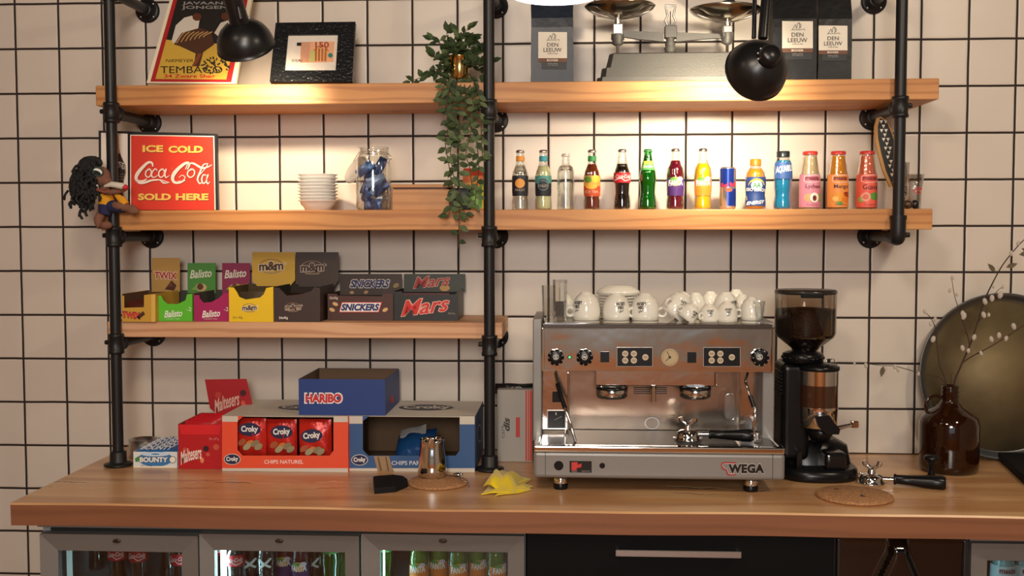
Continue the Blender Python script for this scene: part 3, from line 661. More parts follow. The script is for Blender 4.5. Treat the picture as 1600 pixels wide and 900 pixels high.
script(b, f, lambda x, y: (x/4+.9, 190+y/4+.9), .25, RD, .0014); script(b, f, T, .25, WH, .0019)
BG = C('#2b201c'); 
b.poly([(183.5, 209), (186, 217), (186.5, 232), (190, 245), (196.5, 258), (197.5, 270), (194.5, 282), (193, 290), (194, 300), (196, 320), (194, 328), (170, 328), (168, 318), (170, 300), (171, 290), (169, 282), (165.5, 270), (166.5, 258), (172, 245), (176, 232), (177, 217), (179, 209)], f, C('#b98a6c'), .0012)
b.poly([(176, 240), (188, 240), (195, 258), (196, 270), (193, 282), (192, 300), (194, 326), (172, 326), (172, 300), (171, 282), (167, 270), (168, 258)], f, BG, .0016)
script(b, f, lambda x, y: (165.5+(x-850)*.0655, 253+(y-255)*.085), .075, C('#d9cfc8'), .002)
for q in range(3): b.patch(170, 194, 272+q*4, 273+q*4, f, C('#6f6560'), .0018)
b.build('print', t)

# ---------------------------------------------------------------- plastic dessert cups, jar, wooden box, packets
PLAS = mat('clear_plastic', (.95, .94, .92), .25, 0, trans=.45, ior=1.15)
yc = -.17; m1 = mpp(yc); cx = P(497, 320, y=yc).x
for k in range(9):
    z0 = S2+.0005+k*5.1*m1
    b = MB(); pr = [(19*m1, 0), (20*m1, .0008), (22.5*m1, 6*m1), (26*m1, 9*m1), (27.5*m1, 14*m1), (31*m1, 15.3*m1), (31*m1, 16*m1), (26.6*m1, 15*m1), (25*m1, 9.6*m1), (21.5*m1, 7*m1), (19*m1, .0014), (.001, .0014)]
    nn = 36; q = MB(); q.lathe(pr, PLAS, nn, (0, 0, 0)); vs = []
    for v in q.v:
        a = math.atan2(v[1], v[0]); r = math.hypot(v[0], v[1]); rr = r*(1+.02*math.cos(a*18)) if r > 20*m1 else r; vs.append((cx+rr*math.cos(a), yc+rr*math.sin(a), z0+v[2]))
    b.add(vs, q.f, PLAS, True)
    o = b.build('dessert_cup', loc=(cx, yc, z0))
    tag(o, ('clear fluted plastic cup at the bottom of the stack', 'clear fluted plastic cup, %s from the bottom of the stack left of the jar' % ORD[k], 'clear fluted plastic cup topmost of the stack left of the jar')[0 if k == 0 else 2 if k == 8 else 1], 'cup', 'clear plastic cups stacked on the middle shelf')

yc = -.19; m1 = mpp(yc); cx = P(584, 320, y=yc).x; zf = lambda py: P(584, py, y=yc).z
t = thing('preserving_jar', 'open glass preserving jar full of blue sachets, lid hanging behind it', 'jar', (cx, yc, S2))
pr = [(20*m1, 0), (25*m1, .002), (27*m1, .008), (27.5*m1, zf(300)-S2), (27.5*m1, zf(262)-S2), (25*m1, zf(247)-S2), (22.5*m1, zf(241)-S2), (23.5*m1, zf(238)-S2), (23.5*m1, zf(233)-S2), (24.5*m1, zf(231)-S2), (22*m1, zf(231)-S2)]
JG = glass_thin('jar_glass', (.95, .97, .96), .26)
b = MB(); b.open_lathe(pr, JG, 40, (cx, yc, S2+.0005)); b.lathe([(.001, .001), (20*m1, .001)], JG, 40, (cx, yc, S2)); b.build('glass_body', t)
b = MB(); M = along((-.55, -.5, .45)); p = P(557, 266, y=yc+.035)
b.lathe([(.001, 0), (23*m1, 0), (24*m1, .003), (24*m1, .007), (20*m1, .010), (12*m1, .011), (.001, .010)], mat('jar_lid_glass', (.75, .72, .68), .12, 0, trans=.5), 32, p, M); b.tube([p+M @ Vector((24.5*m1*math.cos(a), 24.5*m1*math.sin(a), .001)) for a in [2*PI*i/24 for i in range(24)]], .0016, C('#b8a493'), 6, closed=True); b.build('lid', t)
b = MB(); b.tube([(cx+23.8*m1*math.cos(a), yc+23.8*m1*math.sin(a), zf(239)) for a in [2*PI*i/32 for i in range(32)]], .0011, CHROME, 6, closed=True)
b.tube(bez([P(605, 240, y=yc-.005), P(610, 244, y=yc-.02), P(607, 252, y=yc-.02), P(602, 247, y=yc-.02)], 5), .0012, CHROME, 6); b.tube([P(606, 238, y=yc), P(612, 250, y=yc)], .0012, CHROME, 6); b.tube([P(560, 240, y=yc+.02), P(552, 252, y=yc+.03)], .0012, CHROME, 6); b.build('wire_clasp', t)
rg = random.Random(4)
SA = [mat('sachet_blue', sr('#3c5f96'), .3, .25), mat('sachet_navy', sr('#27406f'), .3, .25), mat('sachet_grey', sr('#9aa0a4'), .3, .3), mat('sachet_pale', sr('#7f95b8'), .3, .2)]
def pillow(mb, M, c, w_, h_, th, m, n=6):
    vs = []
    for s_ in (1, -1):
        for i in range(n+1):
            for j in range(n+1):
                u, v = i/n*2-1, j/n*2-1; q = (max(0, 1-u*u)*max(0, 1-v*v))**.5
                vs.append(Vector(c)+M @ Vector((u*w_/2, v*h_/2, s_*(th/2*q+.0002)+.002*math.sin(5*u+3*v))))
    k = (n+1)*(n+1); fs = []
    for i in range(n):
        for j in range(n):
            a = i*(n+1)+j; fs.append((a, a+n+1, a+n+2, a+1)); fs.append((k+a, k+a+1, k+a+n+2, k+a+n+1))
    mb.add(vs, fs, m, True)
sp_ = [(565, 262, 0, 1.0), (598, 258, 1, .6), (578, 268, 0, .8), (590, 280, 3, 1.3), (570, 288, 1, .5), (586, 296, 2, 1.35), (600, 292, 1, 1.0), (568, 305, 0, .8), (598, 309, 2, .9), (574, 317, 1, .2), (592, 319, 0, .1)]
for i, (a_, b_, k, ang) in enumerate(sp_):
    b = MB(); cc = P(a_, b_+2, y=yc-.012+.012*(i % 3-1)); cc.x = cx+(cc.x-cx)*.72; cc.z = max(cc.z, S2+.014)
    pillow(b, RZ(rg.uniform(-.5, .5)) @ RY(ang*1.1-.2) @ RX(PI/2+rg.uniform(-.25, .25)), cc, .030, .060 if cc.z > S2+.045 else .040, .010, SA[k])
    tag(b.build('sachet', loc=cc), ('blue', 'navy', 'silver grey', 'pale blue')[k]+' foil sachet in the glass jar, '+ORD[i]+' counted from the top', 'sachet', 'blue sachets in the glass jar')
BAM = wood('bamboo_box', sr('#c08a55'), sr('#c99462'), sr('#a97442'), 'x', .5)
x0, x1 = P(613, 320, y=-.25).x, P(702, 320, y=-.25).x; z1 = P(650, 296, y=-.25).z; y0, y1 = -.25, -.13
b = MB(); b.box(x0, x1, y0, y0+.006, S2, z1, BAM, .001, 1); b.box(x0, x1, y1-.006, y1, S2, z1+.003, BAM, .001, 1); b.box(x0, x0+.006, y0+.006, y1-.006, S2, z1, BAM); b.box(x1-.006, x1, y0+.006, y1-.006, S2, z1, BAM); b.box(x0+.006, x1-.006, y0+.006, y1-.006, S2, S2+.005, BAM)
b.box(x0-.004, x1+.002, y0-.004, y1, P(650, 293, y=-.25).z, P(650, 288, y=-.25).z, BAM, .001, 1)
b.box(x0+.004, x1-.004, y0+.004, y1-.004, z1-.004, P(650, 293, y=-.25).z, C('#5a2f22'))
tag(b.build('bamboo_box', loc=(x0, y0, S2)), 'low lidded bamboo box beside the sachet jar on the middle shelf', 'box')
b = MB(); b.box(P(700, 310, y=-.22).x, P(735, 310, y=-.22).x, -.22, -.14, S2, P(715, 294, y=-.22).z, C('#17181b', .35), .004); b.box(P(702, 310, y=-.22).x, P(733, 310, y=-.22).x, -.2206, -.22, S2+.006, P(715, 300, y=-.22).z, C('#3f4448', .4))
tag(b.build('black_tin', loc=(P(717, 310, y=-.22).x, -.22, S2)), 'small black box behind the trailing plant leaves', 'box')
t = thing('drink_carton', 'orange, yellow and green drink carton behind the plant', 'carton', (P(740, 325, y=-.2).x, -.2, S2))
f = flat(-.21); b = MB(); xa, xb = P(723, 300, y=-.21).x, P(757, 300, y=-.21).x
b.box(xa, xb, -.21, -.15, S2+.0005, P(740, 274, y=-.21).z, C('#e8793a'), .002)
b.add([(xa, -.21, P(740, 274, y=-.21).z), (xb, -.21, P(740, 274, y=-.21).z), (xb, -.18, P(740, 262, y=-.21).z), (xa, -.18, P(740, 262, y=-.21).z), (xa, -.15, P(740, 274, y=-.21).z), (xb, -.15, P(740, 274, y=-.21).z)], [(0, 1, 2, 3), (3, 2, 5, 4), (1, 5, 2), (0, 3, 4)], C('#d8553a'))
b.build('carton', t)
b = MB(); b.poly([(723, 294), (730, 285), (745, 289), (754, 280), (757, 283), (757, 326), (735, 326), (723, 316)], f, C('#6fae3e'), .0012); b.poly([(722, 292), (748, 276), (750, 291), (735, 296)], f, C('#f2a23a'), .0015); b.poly([(753, 290), (757, 288), (757, 326), (753, 326)], f, C('#e8d23a'), .0016); b.poly([(738, 300), (749, 305), (748, 325), (738, 322)], f, C('#8fc862'), .0017)
b.disc(731, 305, 6, 8, f, C('#a6d860'), .0019); b.build('printed_front', t)

# ---------------------------------------------------------------- drinks in a row on the middle shelf
YBt = -.205; mb1 = mpp(YBt)
BG1 = glass_thin('bottle_glass', (.97, .99, .98), .17); BGG = glass_thin('bottle_glass_green', (.12, .62, .16), .17)
CAPM = mat('crown_cap_metal', (.55, .52, .48), .3, 1)
def liq(name, h, rough=.12, trans=0): return mat('liquid_'+name, sr(h), rough, 0, trans=trans, coat=.4, ior=1.33)
WATER = mat('clear_drink', (.93, .97, .95), .0, 0, trans=1, ior=1.33)
Zb = lambda py: P(1080, py, y=YBt).z
def bottle(name, cx, prof, liquid, ltop, glass, cap, label, parts, cat='bottle', capname='crown_cap', yc=YBt, zb=None, grp='drinks lined up on the middle shelf', ts=1.0):
    """prof: list of (radius px, row px) from bottom to top"""
    x = P(cx, 300, y=yc).x; z0 = S2
    t = thing(name, label, cat, (x, yc, z0), grp)
    pr = [(r*mb1, Zb(py)-Zb(326)+z0+.0006) for r, py in prof]
    q = []
    for i in range(len(pr)-1):
        a, b_ = pr[i], pr[i+1]
        for k in range(4): u = k/4; q.append((a[0]+(b_[0]-a[0])*(u*u*(3-2*u)), a[1]+(b_[1]-a[1])*u))
    q.append(pr[-1])
    Rf = lambda z: next((q[i][0]+(q[i+1][0]-q[i][0])*(z-q[i][1])/max(1e-6, q[i+1][1]-q[i][1]) for i in range(len(q)-1) if q[i][1] <= z <= q[i+1][1]), q[-1][0])
    b = MB(); b.lathe([(.001, z0+.0006)]+q, glass, 28, (x, yc, 0)); b.build('glass_body', t)
    if liquid:
        zl = Zb(ltop)-Zb(326)+z0
        lq = [(.001, z0+.004)]+[(r*.9, z+.003) for r, z in q if z+.003 < zl]+[(Rf(zl)*.9, zl), (.001, zl)]
        MB().lathe(lq, liquid, 24, (x, yc, 0)).build('drink', t)
    f = cyl(x, yc, Rf)
    for pn, fn in parts:
        b = MB(); fn(b, f); b.build(pn, t)
    if cap: b = MB(); cap(b, x, yc, pr[-1][1]); b.build(capname, t)
    return t
def crown(col=None):
    def g(b, x, y, z):
        b.lathe([(6.6*mb1, -.008), (6.9*mb1, -.006), (6.0*mb1, -.001), (4*mb1, .0006), (.001, .0008)], col or CAPM, 21, (x, y, z))
    return g
def screw(r, h, m):
    def g(b, x, y, z): b.lathe([(r*mb1, -h*mb1), (r*mb1, -.001), (r*.9*mb1, .0006), (.001, .0008)], m, 24, (x, y, z))
    return g
def band(cx, r, y0, y1, m, l=.0006, full=True):
    def g(b, f):
        vs = []; n = 28; k = 3
        x = P(cx, 300, y=YBt).x
        for j in range(k+1):
            p = f(cx, y0+(y1-y0)*j/k, l); R = YBt-p.y
            for i in range(n+1):
                a = 2*PI*i/n; vs.append((x+R*math.sin(a), YBt-R*math.cos(a), p.z))
        b.add(vs, [(j*(n+1)+i, j*(n+1)+i+1, (j+1)*(n+1)+i+1, (j+1)*(n+1)+i) for j in range(k) for i in range(n)], m, True)
    return g
def multi(*fs): return lambda b, f: [q(b, f) for q in fs] and None
tall = [(12, 326), (13, 323), (13, 312), (12, 305), (13, 296), (13.3, 276), (12, 268), (9, 260), (6.6, 254), (6.2, 244), (6, 238), (6.4, 235), (6.2, 232)]
cont = [(12.5, 326), (13.4, 322), (13.2, 312), (11.6, 300), (12, 290), (13.4, 278), (12.6, 268), (9.4, 258), (7.2, 248), (6, 240), (6, 235), (6, 231.5)]
fanta = [(13, 326), (14, 322), (13.6, 312), (12.6, 304), (14, 292), (14.4, 274), (13, 264), (8.6, 254), (6.6, 247), (6.2, 238), (6.2, 235), (6, 231)]
for cx, lq, lt, neck, top_, dotc, lab in ((813, WATER, 256, '#e69a3c', '#20242c', '#e8a04a', 'clear bottle with orange neck band and orange dot on its black label'), (849, liq('lemon', '#c9c79a'), 257, '#3a9aa8', '#4c8f88', '#20303a', 'pale cloudy bottle with turquoise neck band and black and teal label')):
    def L1(b, f, cx=cx, top_=top_, dotc=dotc):
        b.patch(cx-12.2, cx+12.2, 275, 306.5, f, C('#20242c'), .0006, 14, 6)
        if top_ != '#20242c': b.patch(cx-12.2, cx+12.2, 275, 287, f, C(top_), .0009, 14, 3)
        b.disc(cx, 287, 7.3, 7.3, f, C(dotc if top_ == '#20242c' else '#20303a'), .0012)
        if top_ != '#20242c': b.disc(cx, 290, 7.8, 7.8, f, C('#8fa9ae'), .0014, hole=.93)
        b.text('FINLEY', cx-7, cx+7, 295.5 if top_ == '#20242c' else 289, 299 if top_ == '#20242c' else 293, f, C('#b8a890'), .0016)
    bottle('soft_drink_bottle', cx, tall, lq, lt, BG1, crown(), lab, [('neck_label', band(cx, 6, 244, 252, C(neck))), ('label', L1)])
bottle('soft_drink_bottle', 884, [(12.5, 326), (13.6, 322), (13.4, 315), (13, 300), (13.6, 285), (13.4, 268), (12, 261), (7, 256), (6.2, 252), (6, 244), (6.3, 240), (6, 238)], WATER, 256, BG1, crown(C('#c8c4bc', .3)), 'clear unlabelled water bottle, third from the left in the row', [])
def L4(b, f):
    b.patch(912.5, 937.5, 275, 307, f, C('#e0a052'), .0006, 14, 6); b.patch(912.5, 937.5, 291, 307, f, C('#c8502c'), .0009, 14, 4); b.disc(919, 281, 6, 5, f, C('#5f8a2c'), .0012); b.disc(930, 280, 6, 6, f, C('#dcc83c'), .0013); b.disc(924, 291, 8.5, 5, f, C('#e8b03c'), .0016); b.text('ICE TEA', 915, 934, 298, 302, f, C('#f0d8b0'), .0018)
bottle('soft_drink_bottle', 925, tall, liq('tea', '#6b2a12'), 254, BG1, crown(), 'reddish brown iced tea bottle with green neck band and fruit label', [('neck_label', band(925, 6, 244, 252, C('#2f8a45'))), ('label', L4)])
def L5(b, f):
    band(972, 12, 270, 286, C('#c0202c'))(b, f); b.text('Coca-Cola', 962, 984, 273, 279, f, C('#f4d8d4'), .0014, shear=.4, bold=.02); b.stroke([(961, 282), (970, 279), (976, 283), (984, 280)], 1.4, f, C('#f4d8d4'), .0014)
bottle('soft_drink_bottle', 972, cont, liq('cola', '#160805'), 254, BG1, crown(), 'dark contour glass cola bottle with a red and white label', [('label', L5)])
def L6(b, f):
    band(1012, 9, 252, 266, C('#58b458'))(b, f); b.patch(1006, 1019, 252, 257, f, C('#d8e04c'), .001); b.text('Sprite', 1004, 1020, 258, 263.5, f, C('#e8f4e0'), .0014, shear=.4, bold=.02)
bottle('soft_drink_bottle', 1012, cont, liq('lime', '#0c7a1e', .2), 240, BGG, crown(C('#3c7a44', .3)), 'bright green glass bottle with a lime green label on its shoulder', [('label', L6)])
for cx, h, lt, lb, lab in ((1055, '#5a0a20', 249, '#4a2a6c', 'dark red blackcurrant soda bottle with purple label'), (1098, '#d8a818', 254, '#e8862a', 'yellow orange soda bottle with orange label, left of the slim can')):
    def L7(b, f, cx=cx, lb=lb):
        b.patch(cx-12.6, cx+12.6, 279 if lb[1] == '4' else 281, 306, f, C(lb), .0006, 14, 6)
        b.disc(cx-1, 284, 9, 7, f, C('#e8a83c'), .001); b.disc(cx-4, 281, 5, 3.4, f, C('#5a9a3c'), .0013); b.disc(cx+6, 280, 4, 3.4, f, C('#dcd0e0'), .0013)
        b.poly([(cx-11, 282), (cx+10, 280), (cx+11, 291), (cx-11, 292)], f, C('#2c3a8a'), .0015)
        b.text('FANTA', cx-10.5, cx+10, 281.5, 290.5, f, C('#f4f4f4'), .0019, bold=.03, slope=-.06)
    bottle('soft_drink_bottle', cx, fanta, liq('s'+h[1:4], h, .15), lt, BG1, crown(), lab, [('label', L7)])
# slim can
SIL = mat('can_silver', (.62, .63, .66), .22, .9); BLU = mat('can_blue', sr('#1f3a94'), .25, .5)
x = P(1137, 300, y=YBt).x; t = thing('energy_drink_can', 'slim blue and silver energy drink can in the bottle row', 'can', (x, YBt, S2), 'drinks lined up on the middle shelf')
b = MB(); R = 12.6*mb1; h = (326-261)*mb1
b.lathe([(.001, .002), (R*.75, 0), (R*.85, .001), (R, .006), (R, h-.007), (R*.9, h-.002), (R*.88, h), (R*.84, h-.002), (.001, h-.002)], SIL, 32, (x, YBt, S2)); b.build('can_body', t)
f = cyl(x, YBt, R); b = MB(); b.patch(1125, 1145, 264, 292, f, BLU, .0004, 10, 2); b.patch(1134, 1149.3, 295, 322, f, BLU, .0004, 10, 2); b.patch(1142, 1149.3, 264, 284, f, mat('can_silver_dark', (.35, .36, .42), .25, .8), .0003, 6, 2)
b.text('Red Bull', 1126.5, 1147.5, 285.5, 292.5, f, C('#c8283c'), .0012, bold=.03, rot=-.12); b.disc(1137, 297, 5.5, 3.2, f, C('#c84a3a'), .001); b.build('print', t)
# plastic orange sports drink
def L8(b, f):
    b.patch(1164.5, 1196, 277, 322, f, C('#23407c'), .0006, 16, 8); b.disc(1180, 290, 12, 10.5, f, C('#e8c23c'), .0009, a0=PI, a1=2*PI); b.disc(1180, 290, 8.5, 7.5, f, C('#e8eee0'), .0012); b.text('AA', 1174, 1186, 286, 294, f, C('#2c8a4c'), .0018, bold=.03)
    b.text('ISO LEMON', 1166, 1195, 294.5, 299.5, f, C('#f0eee8'), .0018, bold=.02, slope=.05); b.poly([(1166, 307), (1195, 300), (1195, 306), (1166, 313)], f, C('#e89a2c'), .0014); b.poly([(1184, 321), (1196, 304), (1196, 322)], f, C('#e8702c'), .0012)
    b.text('ENERGY', 1165.5, 1192, 314, 319.5, f, C('#f0f0f0'), .0019, bold=.03, shear=.3, slope=-.1)
bottle('sports_drink_bottle', 1180, [(13.5, 326), (15.5, 323), (15.6, 312), (13.8, 303), (15.6, 292), (16, 280), (14.5, 270), (10.5, 263), (8, 260), (8, 254), (7.5, 248)], liq('ora', '#e08a1a', .3), 263, BG1, screw(8.6, 10, C('#e8741c', .35)), 'small orange sports drink bottle with orange cap and blue label', [('label', L8)], capname='screw_cap')
def L9(b, f):
    b.patch(1209.5, 1237, 254, 280, f, C('#3a5fa0'), .0006, 14, 6); b.poly([(1210, 270), (1237, 260), (1237, 268), (1212, 277)], f, C('#a8c4dc'), .0009); b.text('AQUARIUS', 1211, 1236.5, 259, 271, f, C('#eef2f4'), .0014, bold=.03, shear=.2, slope=-.14)
bottle('sports_drink_bottle', 1223, [(13, 326), (14, 323), (14, 316), (12.8, 303), (14, 290), (14.2, 275), (13.6, 262), (12, 252), (9.5, 247), (9, 243), (8.5, 236)], liq('blue', '#1583b0', .2), 250, BG1, screw(10, 9, C('#20262c', .3)), 'bright blue sports drink bottle with a black screw cap', [('label', L9)], capname='screw_cap')
juice = [(14.5, 326), (15.6, 323), (15.6, 285), (15.2, 276), (13, 262), (11.2, 250), (10.4, 245), (10.2, 240), (10, 236.5)]
for cx, h, lb, nm, fr, lab in ((1265, '#c9b48c', '#d88aa0', 'Lychee', 'l', 'glass juice bottle with pink label and red lid, left of the three'), (1309, '#d88a14', '#f09a4c', 'Mango', 'm', 'orange mango juice bottle with red lid, middle of the three'), (1354, '#d8694c', '#ec6450', 'Guava', 'g', 'red guava juice bottle with red lid, right of the three')):
    def L10(b, f, cx=cx, lb=lb, nm=nm, fr=fr):
        band(cx, 15, 273, 324, C(lb))(b, f)
        b.text('maaza', cx-9, cx+11, 277, 282, f, C('#7a1c2c'), .0014, bold=.03); b.stroke([(cx-10, 275.5), (cx+12, 274.5), (cx+13, 284), (cx-9, 285), (cx-10, 275.5)], .8, f, C('#f4e0dc'), .0013)
        b.text(nm, cx-9, cx+13, 288.5, 296.5, f, C('#5a2430'), .0014, bold=.01)
        if fr == 'l':
            b.disc(cx-5, 309, 6, 6.5, f, C('#c8a878'), .001); b.disc(cx+12, 309, 4.5, 6, f, C('#8aa84c'), .001); b.disc(cx+4, 309, 6.8, 7.6, f, C('#f4ece4'), .0014); b.disc(cx+4, 310, 3, 4.4, f, C('#6a2420'), .0018)
        elif fr == 'm':
            b.disc(cx+10, 305, 6, 5, f, C('#a83c1c'), .001); b.disc(cx-1, 308, 8, 7.5, f, C('#f0a02c'), .0012); b.disc(cx+8, 312, 6, 5, f, C('#e8862c'), .0014); b.disc(cx-7, 311, 4, 4, f, C('#f4c86c'), .0016); b.disc(cx-1, 318, 5, 3, f, C('#5f9a3c'), .0013)
        else:
            b.disc(cx+8, 307, 7, 6, f, C('#5f9a3c'), .001); b.disc(cx-5, 308, 7, 7, f, C('#f0a894'), .0014); b.disc(cx-5, 308, 4, 4.4, f, C('#e0705c'), .0016); b.disc(cx-11, 312, 4, 4, f, C('#8ab05c'), .0012)
        b.text('Fruit Drink', cx-7, cx+10, 319, 321.5, f, C('#8a3040'), .0014)
    bottle('juice_bottle', cx, juice, liq('j'+nm, h, .2), 243, BG1, screw(11.2, 5, C('#d03a34', .3)), lab, [('label', L10)], capname='screw_cap')

# ---------------------------------------------------------------- hanging surfboard ornament and shot glasses
yo = -.15; f = flat(yo)
L_ = [(1379, 182), (1372, 184), (1368.5, 198), (1369, 216), (1374, 240), (1381, 266), (1392, 292)]
Rr = [(1400, 292), (1404, 262), (1402, 232), (1395, 208), (1387, 190)]
t = thing('surfboard_ornament', 'small hanging wooden surfboard with black and white triangle pattern', 'ornament', f(1385, 236))
b = MB(); b.slab([(x-1.6, y) for x, y in L_]+Rr, f, .012, C('#b98a4a')); b.build('board', t, bevel=.002)
b = MB(); b.poly([(x+3, y) for x, y in L_[1:]]+[(x-2, y) for x, y in Rr], f, C('#101113'), .0008)
for r_ in range(15):
    y = 188+r_*6.9; xl = 1373+max(0, (y-200))*.235; 
    for k in range(4):
        x = xl+1+k*7.0+(3.5 if r_ % 2 else 0)
        if x+5.5 < 1389+max(0, y-190)*.13: b.poly([(x, y), (x+5.6, y), (x+2.8, y+5.4)], f, C('#dcd6cc'), .0014)
b.build('painted_pattern', t)
b = MB(); b.tube([f(1383, 184, -.006), P(1384, 176, y=-.15)], .001, C('#8a6a3c'), 5); b.build('cord', t)
yg = -.2; x = P(1428, 320, y=yg).x; t = thing('shot_glass', 'flared shot glass with red lettering at right end of middle shelf', 'glass', (x, yg, S2))
m1 = mpp(yg); JG2 = glass_thin('shot_glass_clear', (.96, .97, .97), .2)
MB().lathe([(.001, 0), (10*m1, 0), (10.4*m1, .004), (11*m1, 30*m1), (14.5*m1, 53*m1), (13.9*m1, 53*m1), (10*m1, 28*m1), (9*m1, 9*m1), (.001, 8*m1)], JG2, 28, (x, yg, S2+.0005)).build('glass_body', t)
f = cyl(x, yg, 11*m1+.0004); b = MB(); b.text('Ole', 1425, 1436, 291, 304, f, C('#c83a34'), .001, rot=-PI/2.6, bold=.02); b.build('lettering', t)
x = P(1421, 320, y=yg-.05).x; m1 = mpp(yg-.05)
t = thing('shell_ornament', 'small brown striped shell ornament in front of the shot glass', 'ornament', (x, yg-.05, S2))
b = MB(); b.ball((x-.006, yg-.052, S2+.014), .017, mat('brown_shell', sr('#6a4a2c'), .4, 0, var=(90, sr('#2c2018'))), 16, (1, .8, .8)); b.ball((x+.017, yg-.048, S2+.014), .014, C('#1c1a1a', .25), 14, (.85, .8, 1)); b.build('shell', t)
x = P(1407, 300, y=-.12).x; t = thing('water_glass', 'tall patterned drinking glass half hidden behind the right pipe', 'glass', (x, -.12, S2)); m1 = mpp(-.12)
MB().lathe([(.001, 0), (9*m1, 0), (13*m1, 72*m1), (12.5*m1, 72*m1), (8.5*m1, 4*m1), (.001, 4*m1)], JG2, 28, (x, -.12, S2+.0005)).build('glass_body', t)
b = MB(); f = cyl(x, -.12, 11*m1)
for i in range(9): b.stroke([(1401+rg.uniform(0, 11), 278+i*4), (1403+rg.uniform(0, 10), 282+i*4), (1402+rg.uniform(0, 10), 286+i*4)], 1.3, f, C('#23262a'), .003)
b.build('pattern', t)

# ---------------------------------------------------------------- chocolate boxes on the lowest shelf
def zplane(z): return plane((0, 0, z), (0, -1e-6, 1))
def rect(x0, y0, x1, y1): return [(x0, y1), (x1, y1), (x1, y0), (x0, y0)]
def open_box(name, label, cat, front, ybrow, zb, depth, col, inner, lid=None, lidcol=None, prt=None, lprt=None, group=None, rough=.45, sideh=None, lidy=None, yfo=None):
    """front: polygon in pixels of the cut-out front panel; its lowest row rests on height zb"""
    xs = [p[0] for p in front]; x0, x1 = min(xs), max(xs); yt = min(p[1] for p in front)
    yf = P((x0+x1)/2, ybrow, z=zb).y if yfo is None else yfo; f = flatz(yf, zb, ybrow); X0_, X1_ = P(x0, ybrow, y=yf).x, P(x1, ybrow, y=yf).x; zt = P((x0+x1)/2, yt, y=yf).z
    t = thing(name, label, cat, ((X0_+X1_)/2, yf, zb), group); m = C(col, rough); mi_ = C(inner, .85); yb = yf+depth; th = .0012
    b = MB(); b.slab([(x, y if y < ybrow-1 else ybrow) for x, y in front], f, th, m); b.slab([(x, y if y < ybrow-1 else ybrow) for x, y in front], f, .0006, mi_, -th)
    zs = zt if sideh is None else zb+(zt-zb)*sideh
    for xa in (X0_, X1_):
        s_ = 1 if xa == X0_ else -1
        b.box(xa, xa+s_*th, yf+.0019, yb, zb+.0005, zt, m); b.box(xa+s_*th, xa+s_*(th+.0006), yf+.0019, yb-th, zb+.0005, zt-.001, mi_)
    b.box(X0_+th, X1_-th, yb-th, yb, zb+.0005, zt, mi_); b.box(X0_+th, X1_-th, yf+.002, yb-th, zb+.0003, zb+.0012, mi_)
    b.build('tray', t)
    if prt:
        b = MB(); prt(b, f); b.build('print', t)
    if lid:
        f2 = flat((yb-.003) if lidy is None else lidy); b = MB(); b.slab(lid, f2, .0015, C(lidcol or col, rough)); lo = b.build('lid', t)
        if lprt: b = MB(); lprt(b, f2); b.build('lid_print', lo)
    return t, yf, X0_, X1_, zt
GR = 'chocolate bar boxes on the lowest shelf'
def bars(n, x0, x1, yf, yb, z, h, m, nm, lab, grp, lean=.15, names=None):
    for i in range(n):
        c = Vector(((x0+x1)/2, yf+(yb-yf)*(i+.5)/n, z+h/2)); b = MB()
        pillow(b, RX(PI/2-lean), c, (x1-x0)*.92, h, .020, m if not isinstance(m, list) else m[i % len(m)])
        tag(b.build(nm, loc=(c.x, c.y, z)), lab+', '+ORD[i]+' from the front', 'snack', grp)
def mm_logo(b, cx, cy, k, f, c1, c2):
    b.disc(cx, cy, 17*k, 10*k, f, C('#8a6a52'), .0012, hole=.9)
    b.text('m&m', cx-17.5*k, cx+17.5*k, cy-7.5*k, cy+6.5*k, f, C(c1), .0014, bold=.09, slope=-.05); b.text('m&m', cx-16.5*k, cx+16.5*k, cy-6.5*k, cy+5.5*k, f, C(c2), .0018, bold=.035, slope=-.05)
    b.text("'s", cx+17*k, cx+21*k, cy-7*k, cy-2*k, f, C(c1), .0016, bold=.02)
    b.text('CHOCOLATE', cx-10*k, cx+10*k, cy+7.5*k, cy+10*k, f, C('#b8a080'), .0016)
# twix
def p_(b, f):
    b.text('TWIX', 191, 220, 487, 498, f, C('#8f1420'), .0012, bold=.07, slope=.08); b.text('TWIX', 191.8, 219, 488, 497, f, C('#d8403a'), .0016, bold=.03, slope=.08)
    b.poly([(214, 495), (224, 486), (227, 491), (217, 499)], f, C('#4a2416'), .0016); b.poly([(236.5, 503), (243, 503), (243, 460), (236.5, 461)], f, C('#dcb455'), .001)
def lp(b, f):
    b.text('TWIX', 240.5, 277.5, 424, 437, f, C('#e8c8b0'), .0012, bold=.09, slope=.04); b.text('TWIX', 241.5, 276.5, 425, 436, f, C('#9c2430'), .0016, bold=.03, slope=.04); b.poly([(258, 452), (268, 438), (276, 446), (272, 454)], f, C('#4a2416'), .0014); b.poly([(262, 447), (268, 441), (271, 448)], f, C('#6a3820'), .0016)
t, yf, xa, xb, zt = open_box('snack_box', 'golden chocolate bar box with lid up, leftmost on the lowest shelf', 'box', [(191, 503), (243, 503), (243, 459), (225, 461), (225, 480), (194, 481), (194, 462), (191, 462)], 503, S3, .205, '#c89a38', '#5a3a24', rect(237, 403, 281, 456), '#b08a4a', p_, lp, GR)
bars(3, xa, xb, yf+.01, yf+.10, S3+.004, .06, mat('wrapper_brown_white', sr('#5a2a20'), .3, .2), 'wrapped_bar', 'brown white wrapped bar inside the golden box', 'bars in the golden box')
